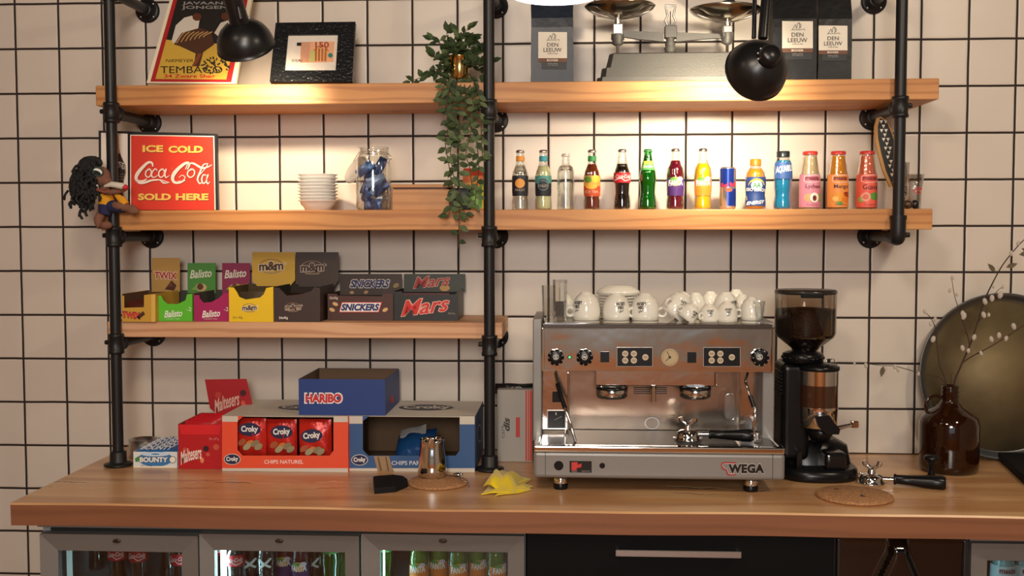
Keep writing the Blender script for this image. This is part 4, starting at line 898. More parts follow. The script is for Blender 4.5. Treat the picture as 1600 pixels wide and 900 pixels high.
for (fr, lid, col, lcol, x0, x1, lab, lx, tx) in (
    ([(245, 501), (300.5, 501), (300.5, 459), (292, 460), (290, 469), (278, 475), (262, 475), (255, 469), (252, 462), (245, 462)], rect(293, 411, 337, 458), '#5cc02c', '#4a8a3a', 245, 300, 'bright green cereal bar box with a darker green lid, lowest shelf', 297, 257),
    ([(303, 502), (358.5, 502), (358.5, 459), (350, 458), (342, 466), (330, 472), (318, 473), (312, 466), (311, 461), (303, 461)], rect(347, 411, 391, 460), '#a81c5c', '#8a2a50', 303, 358, 'magenta cereal bar box with plum lid, lowest shelf', 351, 316)):
    def p_(b, f, tx=tx, x1=x1):
        b.text('Balisto', tx, tx+28, 484.5, 495.5, f, C('#f0f0e4'), .0014, bold=.02, shear=.25, slope=-.08); b.text('-2', x1-8, x1-1, 480, 486, f, C('#e8f0dc'), .0014)
        b.text('muesli mix', tx+3, tx+24, 497, 499, f, C('#d8e8c8'), .0012)
    def lp(b, f, lx=lx, lcol=lcol):
        b.text('Balisto', lx, lx+34, 421, 434, f, C('#dcd8c8'), .0014, bold=.02, shear=.25, slope=-.08); b.disc(lx+17, 449, 9, 6, f, C('#c8a878'), .001); b.disc(lx+16, 448, 5, 5, f, C('#5a3420'), .0014); b.poly([(lx+2, 452), (lx+10, 446), (lx+12, 454)], f, C('#7aa04c'), .0012)
    t, yf, xa, xb, zt = open_box('snack_box', lab, 'box', fr, 502, S3, .2, col, '#3a3a34', lid, lcol, p_, lp, GR)
def p_(b, f): mm_logo(b, 390, 481, .68, f, '#f4ecd8', '#4a2a1c'); b.text('24 x 45g', 364, 379, 494, 499, f, C('#6a5a1c'), .0014)
def lp(b, f): mm_logo(b, 424, 416, 1.15, f, '#d8c8a8', '#4a2a1c')
t, yf, xa, xb, zt = open_box('snack_box', 'yellow peanut sweets box with tall golden lid standing up', 'box', [(358, 503), (427, 503), (427, 448), (416, 450), (412, 460), (406, 465), (384, 468), (374, 464), (370, 456), (365, 449), (358, 449)], 503, S3, .2, '#f0c818', '#4a3a20', [(394, 438), (402, 447), (453, 447), (461, 438), (461, 394), (394, 394)], '#c8a03a', p_, lp, GR)
bars(2, xa, xb, yf+.05, yf+.12, S3+.004, .085, C('#3a2c18', .4), 'sweets_pouch', 'dark wrapped sweets pouch inside the yellow box', 'pouches in the yellow box')
def p_(b, f): mm_logo(b, 458, 480, .72, f, '#e0d0bc', '#4a2a1c'); b.text('24x45g', 436, 450, 494.5, 499.5, f, C('#e8e0d4'), .0014, bold=.03)
def lp(b, f): mm_logo(b, 488, 418, 1.08, f, '#b8a898', '#3a2018')
t, yf, xa, xb, zt = open_box('snack_box', 'dark brown chocolate sweets box with tall brown lid standing up', 'box', [(428, 503), (500, 503), (500, 451), (492, 448), (486, 455), (470, 460), (448, 462), (436, 450), (428, 449)], 503, S3, .2, '#3c2c28', '#2a201c', [(462, 438), (468, 448), (522, 448), (529, 438), (529, 394), (462, 394)], '#40322c', p_, lp, GR)
bars(3, xa, xb, yf+.006, yf+.10, S3+.004, .082, mat('wrapper_dark_shiny', sr('#2a1a16'), .15, .3), 'sweets_pouch', 'glossy dark brown sweets pouch inside the dark brown box', 'pouches in the dark brown box')
fs_ = plane((P(500, 503, y=-.27).x, 0, 0), (1, -.0001, 0)); 
def p_(b, f):
    b.poly([(530, 488), (592, 488), (597, 472), (534, 472)], f, C('#e03028'), .001); b.poly([(531, 487), (591, 487), (595.5, 473), (535, 473)], f, C('#f0ece8'), .0012); b.text('SNICKERS', 533, 593, 474.5, 485.5, f, C('#1c2a6a'), .0016, bold=.05, shear=.25)
    for x, y in ((524, 475), (519, 484), (602, 484)): b.disc(x, y, 4.6, 2.8, f, C('#d8b078'), .0014, rot=-.5 if x > 600 else .4)
    b.text('32x50g', 515, 528, 463.5, 468.5, f, C('#c8b8a8'), .0014, bold=.03)
def lp(b, f):
    b.text('SNICKERS', 546, 610, 436, 450.5, f, C('#d8ccc8'), .0014, bold=.09, shear=.3); b.text('SNICKERS', 547, 609, 437, 449.5, f, C('#242c5a'), .0018, bold=.04, shear=.3)
    b.disc(619, 446, 5, 3.4, f, C('#8a7440'), .0014, rot=-.5); b.disc(550, 457, 3.6, 2.4, f, C('#a8845a'), .0014); b.disc(572, 456.5, 3.6, 2.4, f, C('#a8845a'), .0014, rot=-.4)
open_box('snack_box', 'long dark brown nut bar box with red, white and blue lettering', 'box', [(512, 499), (614.5, 499), (614.5, 459), (598, 459), (597, 463), (528, 462), (526, 459), (512, 459)], 499, S3, .175, '#4a2a20', '#241a16', rect(531, 428, 628, 461), '#3c2a22', p_, lp, GR, yfo=-.215)
def p_(b, f):
    b.text('Mars', 626, 703, 465, 491, f, C('#f0b8a8'), .0014, bold=.045, shear=.3, slope=-.12); b.text('Mars', 627, 702, 466, 490, f, C('#d02a24'), .0018, bold=.012, shear=.3, slope=-.12); b.text('32x51g', 700, 711, 488, 492, f, C('#a89a88'), .0014)
    b.patch(630, 702, 457.8, 461, f, C('#4a1c1c'), .001)
def lp(b, f):
    b.text('Mars', 645, 704, 430, 449, f, C('#c89a88'), .0014, bold=.045, shear=.3, slope=-.1); b.text('Mars', 646, 703, 431, 448, f, C('#a8342a'), .0018, bold=.012, shear=.3, slope=-.1); b.disc(695, 450, 8, 5, f, C('#b88a50'), .0014)
open_box('snack_box', 'black caramel bar box with red lettering, rightmost on the lowest shelf', 'box', [(615.5, 499), (715.5, 499), (715.5, 455), (711, 460), (630, 460), (628, 455), (615.5, 456)], 499, S3, .175, '#1c1c1a', '#20181a', rect(631, 428, 727, 456), '#34382e', p_, lp, GR, yfo=-.215)

# ---------------------------------------------------------------- boxes on the worktop
GW = 'snack boxes on the worktop'
yb = P(224, 706, z=ZT).y; x = P(224, 700, y=-.16).x; m1 = mpp(-.16)
b = MB(); b.open_lathe([(22*m1, 0), (22.5*m1, 28*m1), (21.5*m1, 28*m1), (20.5*m1, 2*m1)], BRUSH, 32, (x, -.16, ZT+.001)); b.lathe([(.001, .001), (21*m1, .001), (21*m1, .002), (.001, .002)], BRUSH, 32, (x, -.16, ZT))
tag(b.build('metal_tin', loc=(x, -.16, ZT)), 'round open steel tin behind the blue coconut bar box', 'tin')
def p_(b, f):
    b.disc(243, 717, 27, 12, f, C('#3a78b4'), .0009); b.disc(243, 709.5, 22, 3.4, f, C('#c8dcec'), .0012, hole=.3); b.patch(208.6, 276.6, 728, 730.8, f, C('#f0e8d4'), .0011)
    b.poly([(211, 716), (218, 712), (220, 720), (212, 722)], f, C('#4a8a4a'), .0012); b.text('BOUNTY', 218, 263, 713.5, 722.5, f, C('#6a4a2c'), .0014, bold=.07); b.text('BOUNTY', 218.6, 262.4, 714, 722, f, C('#f4f0e4'), .0018, bold=.04)
    b.disc(270, 718, 5.6, 5.6, f, C('#f0ead8'), .0014); b.disc(270, 718, 5.6, 5.6, f, C('#4a3424'), .0018, hole=.85); b.text('24 x 57g', 220, 238, 726, 729, f, C('#2c3c5a'), .0014)
t, yf, xa, xb, zt = open_box('snack_box', 'low blue and white coconut bar box, leftmost on the worktop', 'box', rect(208.5, 706, 277, 731), 731, ZT, .20, '#dfe4e4', '#c8ccd0', None, None, p_, None, GW)
for i in range(5):
    yy = yf+.022+i*.037; c = Vector(((xa+xb)/2, yy, zt+.002)); b = MB(); Mx = RX(.30); pillow(b, Mx, c, (xb-xa)*.93, .046, .012, C('#2f6aa8', .3))
    vv, ff = text_mesh('BOUNTY', .25, .03, 1.0); ax = max(v[0] for v in vv); an = min(v[0] for v in vv); ay = max(v[1] for v in vv)
    b.add([c+Mx @ Vector((((v[0]-an)/(ax-an)-.5)*(xb-xa)*.74, (v[1]/ay-.5)*.024, .0078)) for v in vv], ff, C('#f0f2f4', .35))
    tag(b.build('coconut_bar', loc=(c.x, yy, ZT+.01)), 'blue wrapped coconut bar in the low blue box, %s from the front' % ORD[i], 'snack', 'coconut bars in the low box')
def p_(b, f):
    b.poly([(279.5, 663.5), (346, 663.5), (343, 679), (283, 679)], f, C('#d81c22'), .0009)
    b.text('Maltesers', 283, 315, 701, 722, f, C('#f0dcd0'), .0014, bold=.02, slope=-.30, arc=2.5); b.disc(322, 701, 4.6, 4.6, f, C('#3a1418'), .0012); b.disc(338, 698.5, 4.6, 4.6, f, C('#c8583a'), .0012); b.disc(289, 703, 3.4, 4, f, C('#c84a3a'), .0011); b.disc(316, 719, 3, 4.4, f, C('#e88a5a'), .0012); b.disc(325, 710, 3, 3, f, C('#c8584a'), .0012)
    b.text('25 x 37 g', 327, 342, 684, 688, f, C('#e8a8a0'), .0014)
t, yf, xa, xb, zt = open_box('snack_box', 'red malt ball box on the worktop with its red lid tipped up', 'box', rect(279, 663, 347, 733), 733, ZT, .21, '#b8141c', '#7a4a34', None, None, p_, None, GW)
f2 = flat(yf+.19); b = MB(); b.slab([(328, 638), (345, 652), (378, 648), (394, 630), (385, 592), (320, 593)], f2, .0015, C('#a8141e')); lo = b.build('lid', t)
b = MB(); b.text('Maltesers', 336, 374, 618, 640, f2, C('#d8b0a0'), .0014, bold=.02, slope=-.36, arc=2); b.disc(380, 614, 5, 5, f2, C('#4a1218'), .0012); b.disc(341, 617, 5, 5, f2, C('#b8382c'), .0011); b.disc(380, 630, 3.4, 4, f2, C('#c8583a'), .0012); b.build('lid_print', lo)
bars(4, xa, xb, yf+.02, yf+.19, zt-.07, .075, C('#c01c26', .25), 'sweets_pouch', 'glossy red sweets pouch inside the red malt ball box', 'pouches in the red box')
# crisp boxes
def crisp_box(label, x0, x1, side, col, wl, wr, prt, tear=None):
    xm = (x0+x1)/2; yf = P(xm, 737, z=ZT).y; yb = -.035; f = flatz(yf, ZT, 737); zt = P(xm, 650.5, y=yf).z; xa, xb = P(x0, 700, y=yf).x, P(x1, 700, y=yf).x
    t = thing('crisp_box', label, 'box', ((xa+xb)/2, yf, ZT), GW); m = C(col, .55); wh = C('#cfc8bc', .6); inn = C('#6a523c', .85)
    b = MB(); fr = [(x0, 737), (x1, 737), (x1, 650), (wr+4, 650), (wr, 655), (wr, 704), (wr-6, 712), (wl+8, 712), (wl, 703), (wl, 658), (wl+10, 650), (x0, 650)]
    b.slab(fr, f, .002, m); b.slab(fr, f, .001, inn, -.002)
    b.box(xa, xa+.002, yf+.003, yb, ZT+.0005, zt-.0005, m); b.box(xb-.002, xb, yf+.003, yb, ZT+.0005, zt-.0005, m); b.box(xa+.002, xb-.002, yb-.002, yb, ZT+.0005, zt-.002, inn); b.box(xa+.002, xb-.002, yf+.003, yb-.002, ZT+.0003, ZT+.002, inn)
    b.box(xa+.0021, xa+.003, yf+.003, yb-.002, ZT+.002, zt-.003, inn); b.box(xb-.003, xb-.0021, yf+.003, yb-.002, ZT+.002, zt-.003, inn); b.box(xa+.001, xb-.001, yf+.004, yb, zt-.0035, zt-.0022, inn)
    b.build('carton', t)
    b = MB(); b.box(xa, xb, yf, yb, zt-.002, zt, wh, .0008, 1); b.build('top_panel', t)
    b = MB(); prt(b, f, zplane(zt), plane((xb, 0, 0), (1, -.0001, 0)), wh); b.build('print', t)
    return t, yf, xa, xb, zt
def croky(b, cx, cy, rx, ry, f, l=.0012, rot=0):
    b.disc(cx, cy, rx, ry, f, C('#20204a'), l, rot=rot); b.text('Croky', cx-rx*.78, cx+rx*.78, cy-ry*.55, cy+ry*.62, f, C('#ece8e4'), l+.0005, bold=.04, rot=rot, slope=-.03)
def p_(b, f, ft, fs, wh):
    b.patch(347.3, 371.8, 650.3, 659, f, wh, .0008); b.patch(521.3, 543.6, 650.3, 659.5, f, wh, .0008); b.patch(347.3, 543.7, 731.5, 736.6, f, wh, .0008)
    b.disc(363, 717.5, 13, 8.6, f, C('#dcd8d4'), .0009); croky(b, 363, 717.5, 12, 7.7, f); b.text('CHIPS NATUREL', 413, 474, 718.5, 724.5, f, C('#f4e4dc'), .0012, bold=.01)
    b.disc(478, 637, 44, 4.2, ft, C('#2c2c40'), .0008, hole=.0); b.text('Croky', 440, 512, 634.5, 640, ft, C('#cfc8bc'), .0014, bold=.04)
t, yf, xa, xb, zt = crisp_box('orange crisp box with window showing three red bags of crisps', 347, 544, 0, '#e8502e', 371, 521, p_)
for i, (cx, cy, w_, h_, rz) in enumerate(((393, 683, 48, 62, .10), (440, 684, 50, 60, -.05), (493, 684, 52, 60, .04))):
    yy = yf+.035+.012*(i % 2); f = flat(yy-.014); c = P(cx, cy, y=yy); tt = thing('crisp_bag', ('red crisp bag at the left of the orange box window', 'red crisp bag in the middle of the orange box window', 'red crisp bag at the right of the orange box window')[i], 'bag', (c.x, yy, ZT+.005), 'red crisp bags in the orange box')
    b = MB(); pillow(b, RX(PI/2) @ RZ(0), c, w_*mpp(yy), h_*mpp(yy), .026, mat('crisp_bag_red', sr('#c8281e'), .25, .15, bump=(60, .7, .004)), 10); b.build('bag', tt)
    b = MB(); lx, ly = ((390, 671), (440, 675), (487, 681))[i]; croky(b, lx, ly, 17, 10.5, f, .0004, -.06*i+.04)
    for k, (dx, dy, c_) in enumerate(((-12, 20, '#a8542c'), (0, 22, '#c87a34'), (9, 22, '#8a7a5c'), (-4, 27, '#a89a78'), (14, 27, '#9a8a68'))): b.disc(lx+dx, min(706, ly+dy), 7, 4.5, f, C(c_), .0003+k*.0001, rot=-.6)
    b.build('print', tt)
def p_(b, f, ft, fs, wh):
    b.patch(545.3, 566.6, 650.3, 662, f, wh, .0008); b.patch(718.3, 741.7, 650.3, 663, f, wh, .0008); b.patch(545.3, 741.7, 731.5, 736.6, f, wh, .0008)
    b.disc(562, 718.5, 13, 8.6, f, C('#dcd8d4'), .0009); croky(b, 562, 718.5, 12, 7.7, f)
    b.text('CHIPS PAPRIKA', 612, 676, 720, 726.5, f, C('#dce0e4'), .0012, bold=.01)
    b.poly([(584, 712.5), (608, 712.5), (613, 731), (616, 737), (590, 737)], f, C('#a08464', .9), .001); b.poly([(590, 714), (592, 714), (597, 735), (594, 736)], f, C('#6a543c', .9), .0013); b.poly([(602, 714), (604, 714), (608, 735), (606, 736)], f, C('#6a543c', .9), .0013)
    b.disc(666, 637, 43, 4.6, ft, C('#2c2c40'), .0008); b.text('Croky', 630, 704, 634, 640.5, ft, C('#cfc8bc'), .0014, bold=.04)
    b.disc(749, 677, 3.5, 14, fs, C('#cfd0d4'), .0008, hole=.85)
t, yf, xa, xb, zt = crisp_box('nearly empty blue crisp box with torn front beside the middle pipe', 545, 742, 0, '#33588a', 567, 718, p_)
yy = yf+.10; c = P(650, 694, y=yy); tt = thing('crisp_bag', 'single blue and silver crisp bag lying inside the blue box', 'bag', (c.x, yy, ZT+.01))
b = MB(); pillow(b, RX(.6) @ RY(-.25), (c.x, yy, max(c.z, ZT+.045)), .13, .11, .05, mat('crisp_bag_blue', sr('#1c4a80'), .25, .2, bump=(60, .7, .004)), 10); b.build('bag', tt)
b = MB(); pillow(b, RX(.75) @ RY(-.35), (c.x-.012, yy+.02, c.z+.03), .09, .05, .012, mat('foil_white', sr('#c8c8c8'), .25, .4, bump=(60, .7, .004)), 8); b.build('foil_edge', tt)
# blue gummy box on top of the crisp boxes
zc = zt+.0008; yfh = yf+.004; f = flat(yfh); yb = P(621, 628, z=zc).y
def p_(b, f): b.text('HARIBO', 475.5, 536, 613, 631, f, C('#f0ecec'), .001, bold=.10); b.text('HARIBO', 477.5, 534, 615, 629, f, C('#c8242a'), .0015, bold=.045)
xa, xb = P(467, 640, y=yfh).x, P(602, 640, y=yfh).x; z1 = P(530, 592.5, y=yfh).z
t = thing('gummy_box', 'open blue cardboard gummy sweets box with red lettering on top of the crisp boxes', 'box', ((xa+xb)/2, yfh, zc)); m = C('#1f3c80', .5); inn = C('#6a5440', .85)
b = MB(); b.box(xa, xb, yfh, yfh+.0012, zc, z1, m); b.box(xa, xa+.0012, yfh+.0012, yb, zc, z1, m); b.box(xb-.0012, xb, yfh+.0012, yb, zc, z1, m); b.box(xa+.0012, xb-.0012, yb-.0012, yb, zc, z1, m); b.box(xa+.001, xb-.001, yfh+.001, yb-.001, zc, zc+.002, inn)
b.box(xa+.0013, xb-.0013, yfh+.0013, yfh+.002, zc, z1-.001, inn); b.box(xa+.0013, xb-.0013, yb-.002, yb-.0013, zc, z1-.0005, inn); b.box(xa+.0013, xa+.002, yfh+.002, yb-.002, zc, z1-.001, inn); b.box(xb-.002, xb-.0013, yfh+.002, yb-.002, zc, z1-.001, inn)
b.build('carton', t); b = MB(); p_(b, f); fs = plane((xb, 0, 0), (1, -.0001, 0)); b.text('HARIBO', 609, 615, 618, 630, fs, C('#c03048'), .001, bold=.05); b.build('print', t)
# white carton leaning behind the middle pipe
yf = -.185; f = flat(yf); xa, xb = P(777, 700, y=yf).x, P(832, 700, y=yf).x; z1 = P(800, 609, y=yf).z
t = thing('white_carton', 'grey white cardboard carton with red stripes between middle pipe and coffee machine', 'box', (xa, yf, ZT))
MB().box(xa, xb, yf, yf+.10, ZT+.0005, z1, C('#a8a29a', .6), .001, 1).build('carton', t)
b = MB()
for x0, x1 in ((821, 823.5), (825, 827), (828, 831.5)): b.patch(x0, x1, 610, 720, f, C('#c83a2c'), .0006, 1, 1)
b.patch(806, 812.5, 652, 683, f, C('#c03a34'), .0008, 1, 1); b.text('dis', 781, 802, 658, 668, f, C('#2a2622'), .001, rot=-PI/2, shear=.3, bold=.03); b.text('cart', 776, 796, 672, 677, f, C('#5a5650'), .001, rot=-PI/2); b.build('print', t)
b = MB(); pillow(b, RX(PI/2-.5), P(804, 607, y=yf+.05), .125, .035, .03, mat('black_bag_film', (.01, .01, .01), .3, bump=(60, .8, .006)), 8)
tag(b.build('black_pouch', loc=P(804, 607, y=yf+.05)), 'crumpled black plastic pouch lying on top of the white carton', 'pouch')

# ---------------------------------------------------------------- small things on the worktop, left
CORK = mat('cork', sr('#b98a5e'), .85, 0, var=(160, sr('#9a6c44')), bump=(200, .5, .001))
c = P(684, 756, z=ZT); b = MB(); b.lathe([(.084, 0), (.087, .002), (.087, .007), (.084, .009), (.001, .009)], CORK, 48, (c.x, c.y, ZT+.0005)); b.lathe([(.001, 0), (.084, 0)], CORK, 48, (c.x, c.y, ZT+.0005))
tag(b.build('cork_mat', loc=(c.x, c.y, ZT)), 'round cork mat under the milk pitcher', 'mat')
x, y, zc = P(672, 750, z=ZT+.01).x, -.437, ZT+.0098; m1 = mpp(y); t = thing('milk_pitcher', 'small polished steel milk pitcher standing on the round cork mat', 'pitcher', (x, y, zc))
b = MB(); pr = [(.001, .001), (20*m1, 0), (22.5*m1, 2*m1), (23*m1, 10*m1), (22*m1, 26*m1), (19.5*m1, 45*m1), (18.5*m1, 54*m1), (19.5*m1, 60*m1), (18.9*m1, 60*m1), (17.9*m1, 54*m1), (21*m1, 26*m1), (21*m1, 4*m1), (.001, 3*m1)]
b.lathe(pr, CHROME, 40, (x, y, zc)); b.build('pitcher_body', t)
b = MB(); b.tube(bez([(x+.01, y+19*m1, zc+56*m1), (x+.014, y+34*m1, zc+56*m1), (x+.016, y+38*m1, zc+35*m1), (x+.012, y+23*m1, zc+14*m1)], 6), .0045, CHROME, 10); b.build('handle', t)
b = MB(); b.add([(x-.008, y-19*m1, zc+50*m1), (x+.008, y-19*m1, zc+50*m1), (x+.010, y-20*m1, zc+63*m1), (x, y-27*m1, zc+66*m1), (x-.010, y-20*m1, zc+63*m1)], [(0, 1, 2, 3), (0, 3, 4)], CHROME, True); b.build('spout', t)
b = MB(); zz = ZT+.0005
pts = [(583, 753), (588, 752), (615, 750), (630, 752), (637, 757), (637, 761), (630, 764), (618, 769), (585, 772)]
lo = [P(a, c_, z=zz) for a, c_ in pts]; hi = [Vector((p.x, p.y, p.z+.017)) for p in lo]; n = len(pts); b.add(lo+hi, [tuple(range(n, 2*n))]+[(i, (i+1) % n, n+(i+1) % n, n+i) for i in range(n)], BMATT)
tag(b.build('bench_brush', loc=lo[0], bevel=.003), 'short black tapered brush handle lying left of the cork mat', 'brush')
t = thing('teaspoon', 'small steel spoon lying on the cork mat right of the pitcher', 'spoon', P(718, 738, z=ZT+.01)); z1 = ZT+.013
b = MB(); b.ball(P(716, 741, z=z1+.004), .012, CHROME, 14, (1.3, .8, .35)); b.build('bowl', t); b = MB(); b.tube(bez([P(716, 741, z=z1+.003), P(722, 750, z=z1+.003), P(731, 754, z=z1-.001), P(733, 762, z=ZT+.003)], 5), .0016, CHROME, 8); b.build('handle', t)
# yellow cloth
def cloth(corners, nz, h, seed, m, name, label, zo=0):
    rg = random.Random(seed); b = MB(); n = 22; A, B, Cc, D = [P(x, y, z=ZT) for x, y in corners]; ph = [rg.uniform(0, 6) for _ in range(6)]; vs = []
    for i in range(n+1):
        for j in range(n+1):
            u, v = i/n, j/n; p = A.lerp(B, u).lerp(D.lerp(Cc, u), v); e = max(0, (math.sin(PI*min(1, u*1.1+.02))*math.sin(PI*min(1, v*1.05+.03))))**.6
            z = zo+.003+h*e*(.55+.45*math.sin(3.1*u+2*v+ph[0]))+.004*e*math.sin(11*u-6*v+ph[1])+.003*e*math.sin(17*v+5*u+ph[2])
            vs.append((p.x+.004*math.sin(9*v+ph[3]), p.y+.004*math.sin(8*u+ph[4]), ZT+max(z, .002)))
    b.add(vs, [(i*(n+1)+j, (i+1)*(n+1)+j, (i+1)*(n+1)+j+1, i*(n+1)+j+1) for i in range(n) for j in range(n)], m, True); return b
YC = mat('yellow_cloth', sr('#e8cc10'), .85, 0, sheen=.3, bump=(400, .5, .0008))
b = cloth([(753, 774), (800, 773), (829, 750), (774, 744)], 0, .048, 5, YC, '', ''); b2 = cloth([(776, 777), (826, 769), (831, 762), (796, 748)], 0, .012, 9, YC, '', '')
b.add(b2.v, b2.f, YC, True); b3 = cloth([(757, 766), (790, 772), (828, 752), (782, 738)], 0, .062, 13, YC, '', '', .004); b.add(b3.v, b3.f, YC, True)
tag(b.build('cleaning_cloth', loc=P(790, 760, z=ZT), solid=.002), 'bright yellow folded cleaning cloth left of the coffee machine', 'cloth')

# ---------------------------------------------------------------- woolly doll hugging the left pipe
yd = -.33; D_ = lambda x, y, dy=0: P(x, y, y=yd+dy)
t = thing('rag_doll', 'brown cloth doll with black curly hair hugging the leftmost pipe', 'doll', D_(165, 360))
SK = mat('brown_felt', sr('#7a5240'), .9, 0, bump=(150, .6, .001)); b = MB()
b.ball(D_(158, 276, -.01), .030, SK, 18, (.95, .9, 1.05)); b.ball(D_(167, 284, -.015), .016, SK, 12)
b.tube([D_(162, 292), D_(166, 306), D_(166, 322)], [.014, .021, .021], SK, 12)
b.tube(bez([D_(158, 300, -.005), D_(172, 300, -.035), D_(190, 297, -.03), D_(197, 293, 0)], 5), .009, SK, 10)
b.tube(bez([D_(162, 320), D_(157, 336, -.01), D_(153, 345, -.02), D_(158, 355, -.025)], 5), [.013]*5+[.014]*5+[.012]*6, SK, 10); b.ball(D_(166, 352, -.03), .016, SK, 12, (1.2, 1, .8))
b.tube(bez([D_(170, 320), D_(186, 322, -.028), D_(200, 325, -.02)], 5), .013, SK, 10); b.ball(D_(207, 328, -.02), .016, SK, 12, (1, 1, 1)); b.ball(D_(213, 330, -.02), .010, SK, 10)
b.build('body', t, remesh=.003)
b = MB(); b.tube([D_(164, 303, -.004), D_(166, 312, -.004), D_(166, 324, -.004)], [.020, .0235, .0235], C('#d8981c', .9), 14); b.tube([D_(180, 303, -.022), D_(190, 312, -.022), D_(196, 320, -.022)], [.006, .012, .014], C('#d8981c', .9), 10); b.build('shirt', t)
b = MB(); b.tube([D_(166, 322, -.004), D_(163, 336, -.01)], [.0245, .018], C('#23264a', .9), 14); b.tube([D_(172, 322, -.008), D_(194, 324, -.024)], [.019, .017], C('#23264a', .9), 14); b.build('shorts', t)
HA = mat('black_yarn', (.008, .008, .009), .8); rg = random.Random(21); b = MB(); b.ball(D_(130, 292, .0), .050, HA, 16, (.85, .8, 1.25)); b.ball(D_(140, 262, 0), .036, HA, 14)
for i in range(110):
    a = rg.uniform(0, 2*PI); rr = rg.random()**.5; x, y = 129+27*rr*math.cos(a)+(8 if a > PI else 0), 288+40*rr*math.sin(a); x = min(x, 156 if y > 290 else 150); 
    p = D_(x, y, -.02-.03*(1-rr)); q = p+Vector((rg.uniform(-.012, .012), rg.uniform(-.014, .002), rg.uniform(-.03, -.008))); mid = (p+q)/2+Vector((rg.uniform(-.008, .008), -.008, 0))
    b.tube(bez([p, mid, q], 4), .0042, HA, 6)
for i in range(14): a = i*.5; b.ball(D_(138+8*math.cos(a)+i*.8, 250+5*math.sin(a)+i*.3, -.015), .009, HA, 8)
for x, y in ((103, 278), (152, 290)): b.ball(D_(x, y, -.045), .0035, C('#c8d4d4'), 6)
b.build('hair', t)
b = MB(); fm = flat(yd-.042); b.disc(153, 268, 9, 8, fm, C('#1c4a3c'), 0, hole=.75); b.disc(153, 268, 7, 4.4, fm, C('#e8ecec'), .0004, rot=.45); b.disc(152, 270, 6.5, 3, fm, C('#0c0e10'), .0008, rot=.45); b.build('eye', t)
b = MB(); b.tube([D_(163, 291, -.05), D_(175, 288, -.055), D_(192, 291, -.05), D_(193.5, 292, -.05)], [.003, .009, .010, .009], C('#cfc8b8', .8), 12); b.ball(D_(196, 292.5, -.05), .0085, C('#c8203a', .6), 10); b.build('cone', t)
b = MB(); b.tube(bez([D_(152, 296, -.035), D_(164, 300, -.04), D_(172, 297, -.04)], 5), .005, C('#8a4a38', .8), 8); b.build('mouth', t)

# ---------------------------------------------------------------- espresso machine
ym, yt_, yb_ = -.58, -.42, -.12
Xm = lambda px, y: P(px, 600, y=y).x
Zm = lambda py, y: P(1030, py, y=y).z
t = thing('espresso_machine', 'large two group chrome and grey espresso machine on the worktop', 'coffee machine', (Xm(1030, ym), -.35, ZT))
x0, x1 = P(833, 730, y=ym).x, P(1227, 730, y=ym).x; zb0, zb1 = .941, 1.016; ZTR = 1.030
xs0, xs1 = x0+.0345, x1-.0345
b = MB(); b.box(x0, x1, ym, yb_, zb0, zb1, GREYP, .010, 3); base = b.build('base_housing', t)

fb = flat(ym)
for xx in (xs0, xs1): MB().box(xx-.0007, xx+.0007, ym-.0006, ym+.002, zb0+.006, zb1-.002, C('#2a2826')).build('panel_seam', base)
for px, r_ in ((873, 7.4), (941, 4.4)): MB().disc(px, 727.5, r_, r_, fb, BPLAST, .001, 28).build('cover_cap', base)
b = MB(); b.slab([(890, 720), (924.5, 720.5), (924.5, 738.5), (890, 738)], fb, .001, C('#16110f', .3), .0012); b.poly([(893, 722), (903, 722), (902, 726), (909, 724), (908, 730), (901, 731), (901, 735), (893, 735)], fb, C('#c8352c'), .0016); b.text('WEGA', 893, 902, 735.5, 737.5, fb, C('#a89a94'), .0018); b.text('MADE IN ITALY', 909, 922, 735, 737, fb, C('#a89a94'), .0018); b.build('rating_plate', base)
b = MB(); b.stroke([(1150, 723.5), (1131, 723), (1128, 727), (1130, 732), (1135, 734), (1138, 741), (1150, 741)], 2.6, fb, C('#a82a28', .35), .0018); b.stroke([(1150, 724.5), (1132, 724), (1129, 727), (1131, 731), (1136, 733), (1139, 740), (1149, 740)], .7, fb, C('#d8c4c0', .35), .0022)
b.text('WEGA', 1137, 1195, 723.5, 740.5, fb, C('#b8b4ac', .3), .0016, bold=.10, space=1.1); b.text('WEGA', 1138, 1194, 724.8, 739.2, fb, C('#151312', .3), .0022, bold=.06, space=1.1); b.build('maker_badge', base)
for px, yy in ((876, -.53), (1173, -.53), (876, -.18), (1173, -.18)):
    xx = P(px, 760, y=-.53).x; b = MB(); b.lathe([(.019, 0), (.0205, .003), (.0205, .014), (.019, .016), (.001, .016)], BPLAST, 24, (xx, yy, ZT+.0005)); b.lathe([(.018, .016), (.0195, .018), (.0195, zb0-ZT+.002), (.001, zb0-ZT+.002)], CHROME, 24, (xx, yy, ZT)); b.build('foot', t)
# drip tray
DRIP = mat('drip_grid_steel', (.10, .095, .09), .5, .4)
nt = DRIP.node_tree; tc = nt.nodes.new('ShaderNodeTexCoord'); vo = nt.nodes.new('ShaderNodeTexVoronoi'); vo.inputs['Scale'].default_value = 150; vo.inputs['Randomness'].default_value = 0
cr = nt.nodes.new('ShaderNodeMapRange'); cr.inputs[1].default_value = .28; cr.inputs[2].default_value = .36; mx = nt.nodes.new('ShaderNodeMix'); mx.data_type = 'RGBA'; mx.inputs[6].default_value = (.006, .006, .006, 1); mx.inputs[7].default_value = (.075, .07, .065, 1)
nt.links.new(tc.outputs['Object'], vo.inputs['Vector']); nt.links.new(vo.outputs['Distance'], cr.inputs[0]); nt.links.new(cr.outputs[0], mx.inputs[0]); nt.links.new(mx.outputs[2], nt.nodes['Principled BSDF'].inputs['Base Color'])
b = MB(); rr = .008
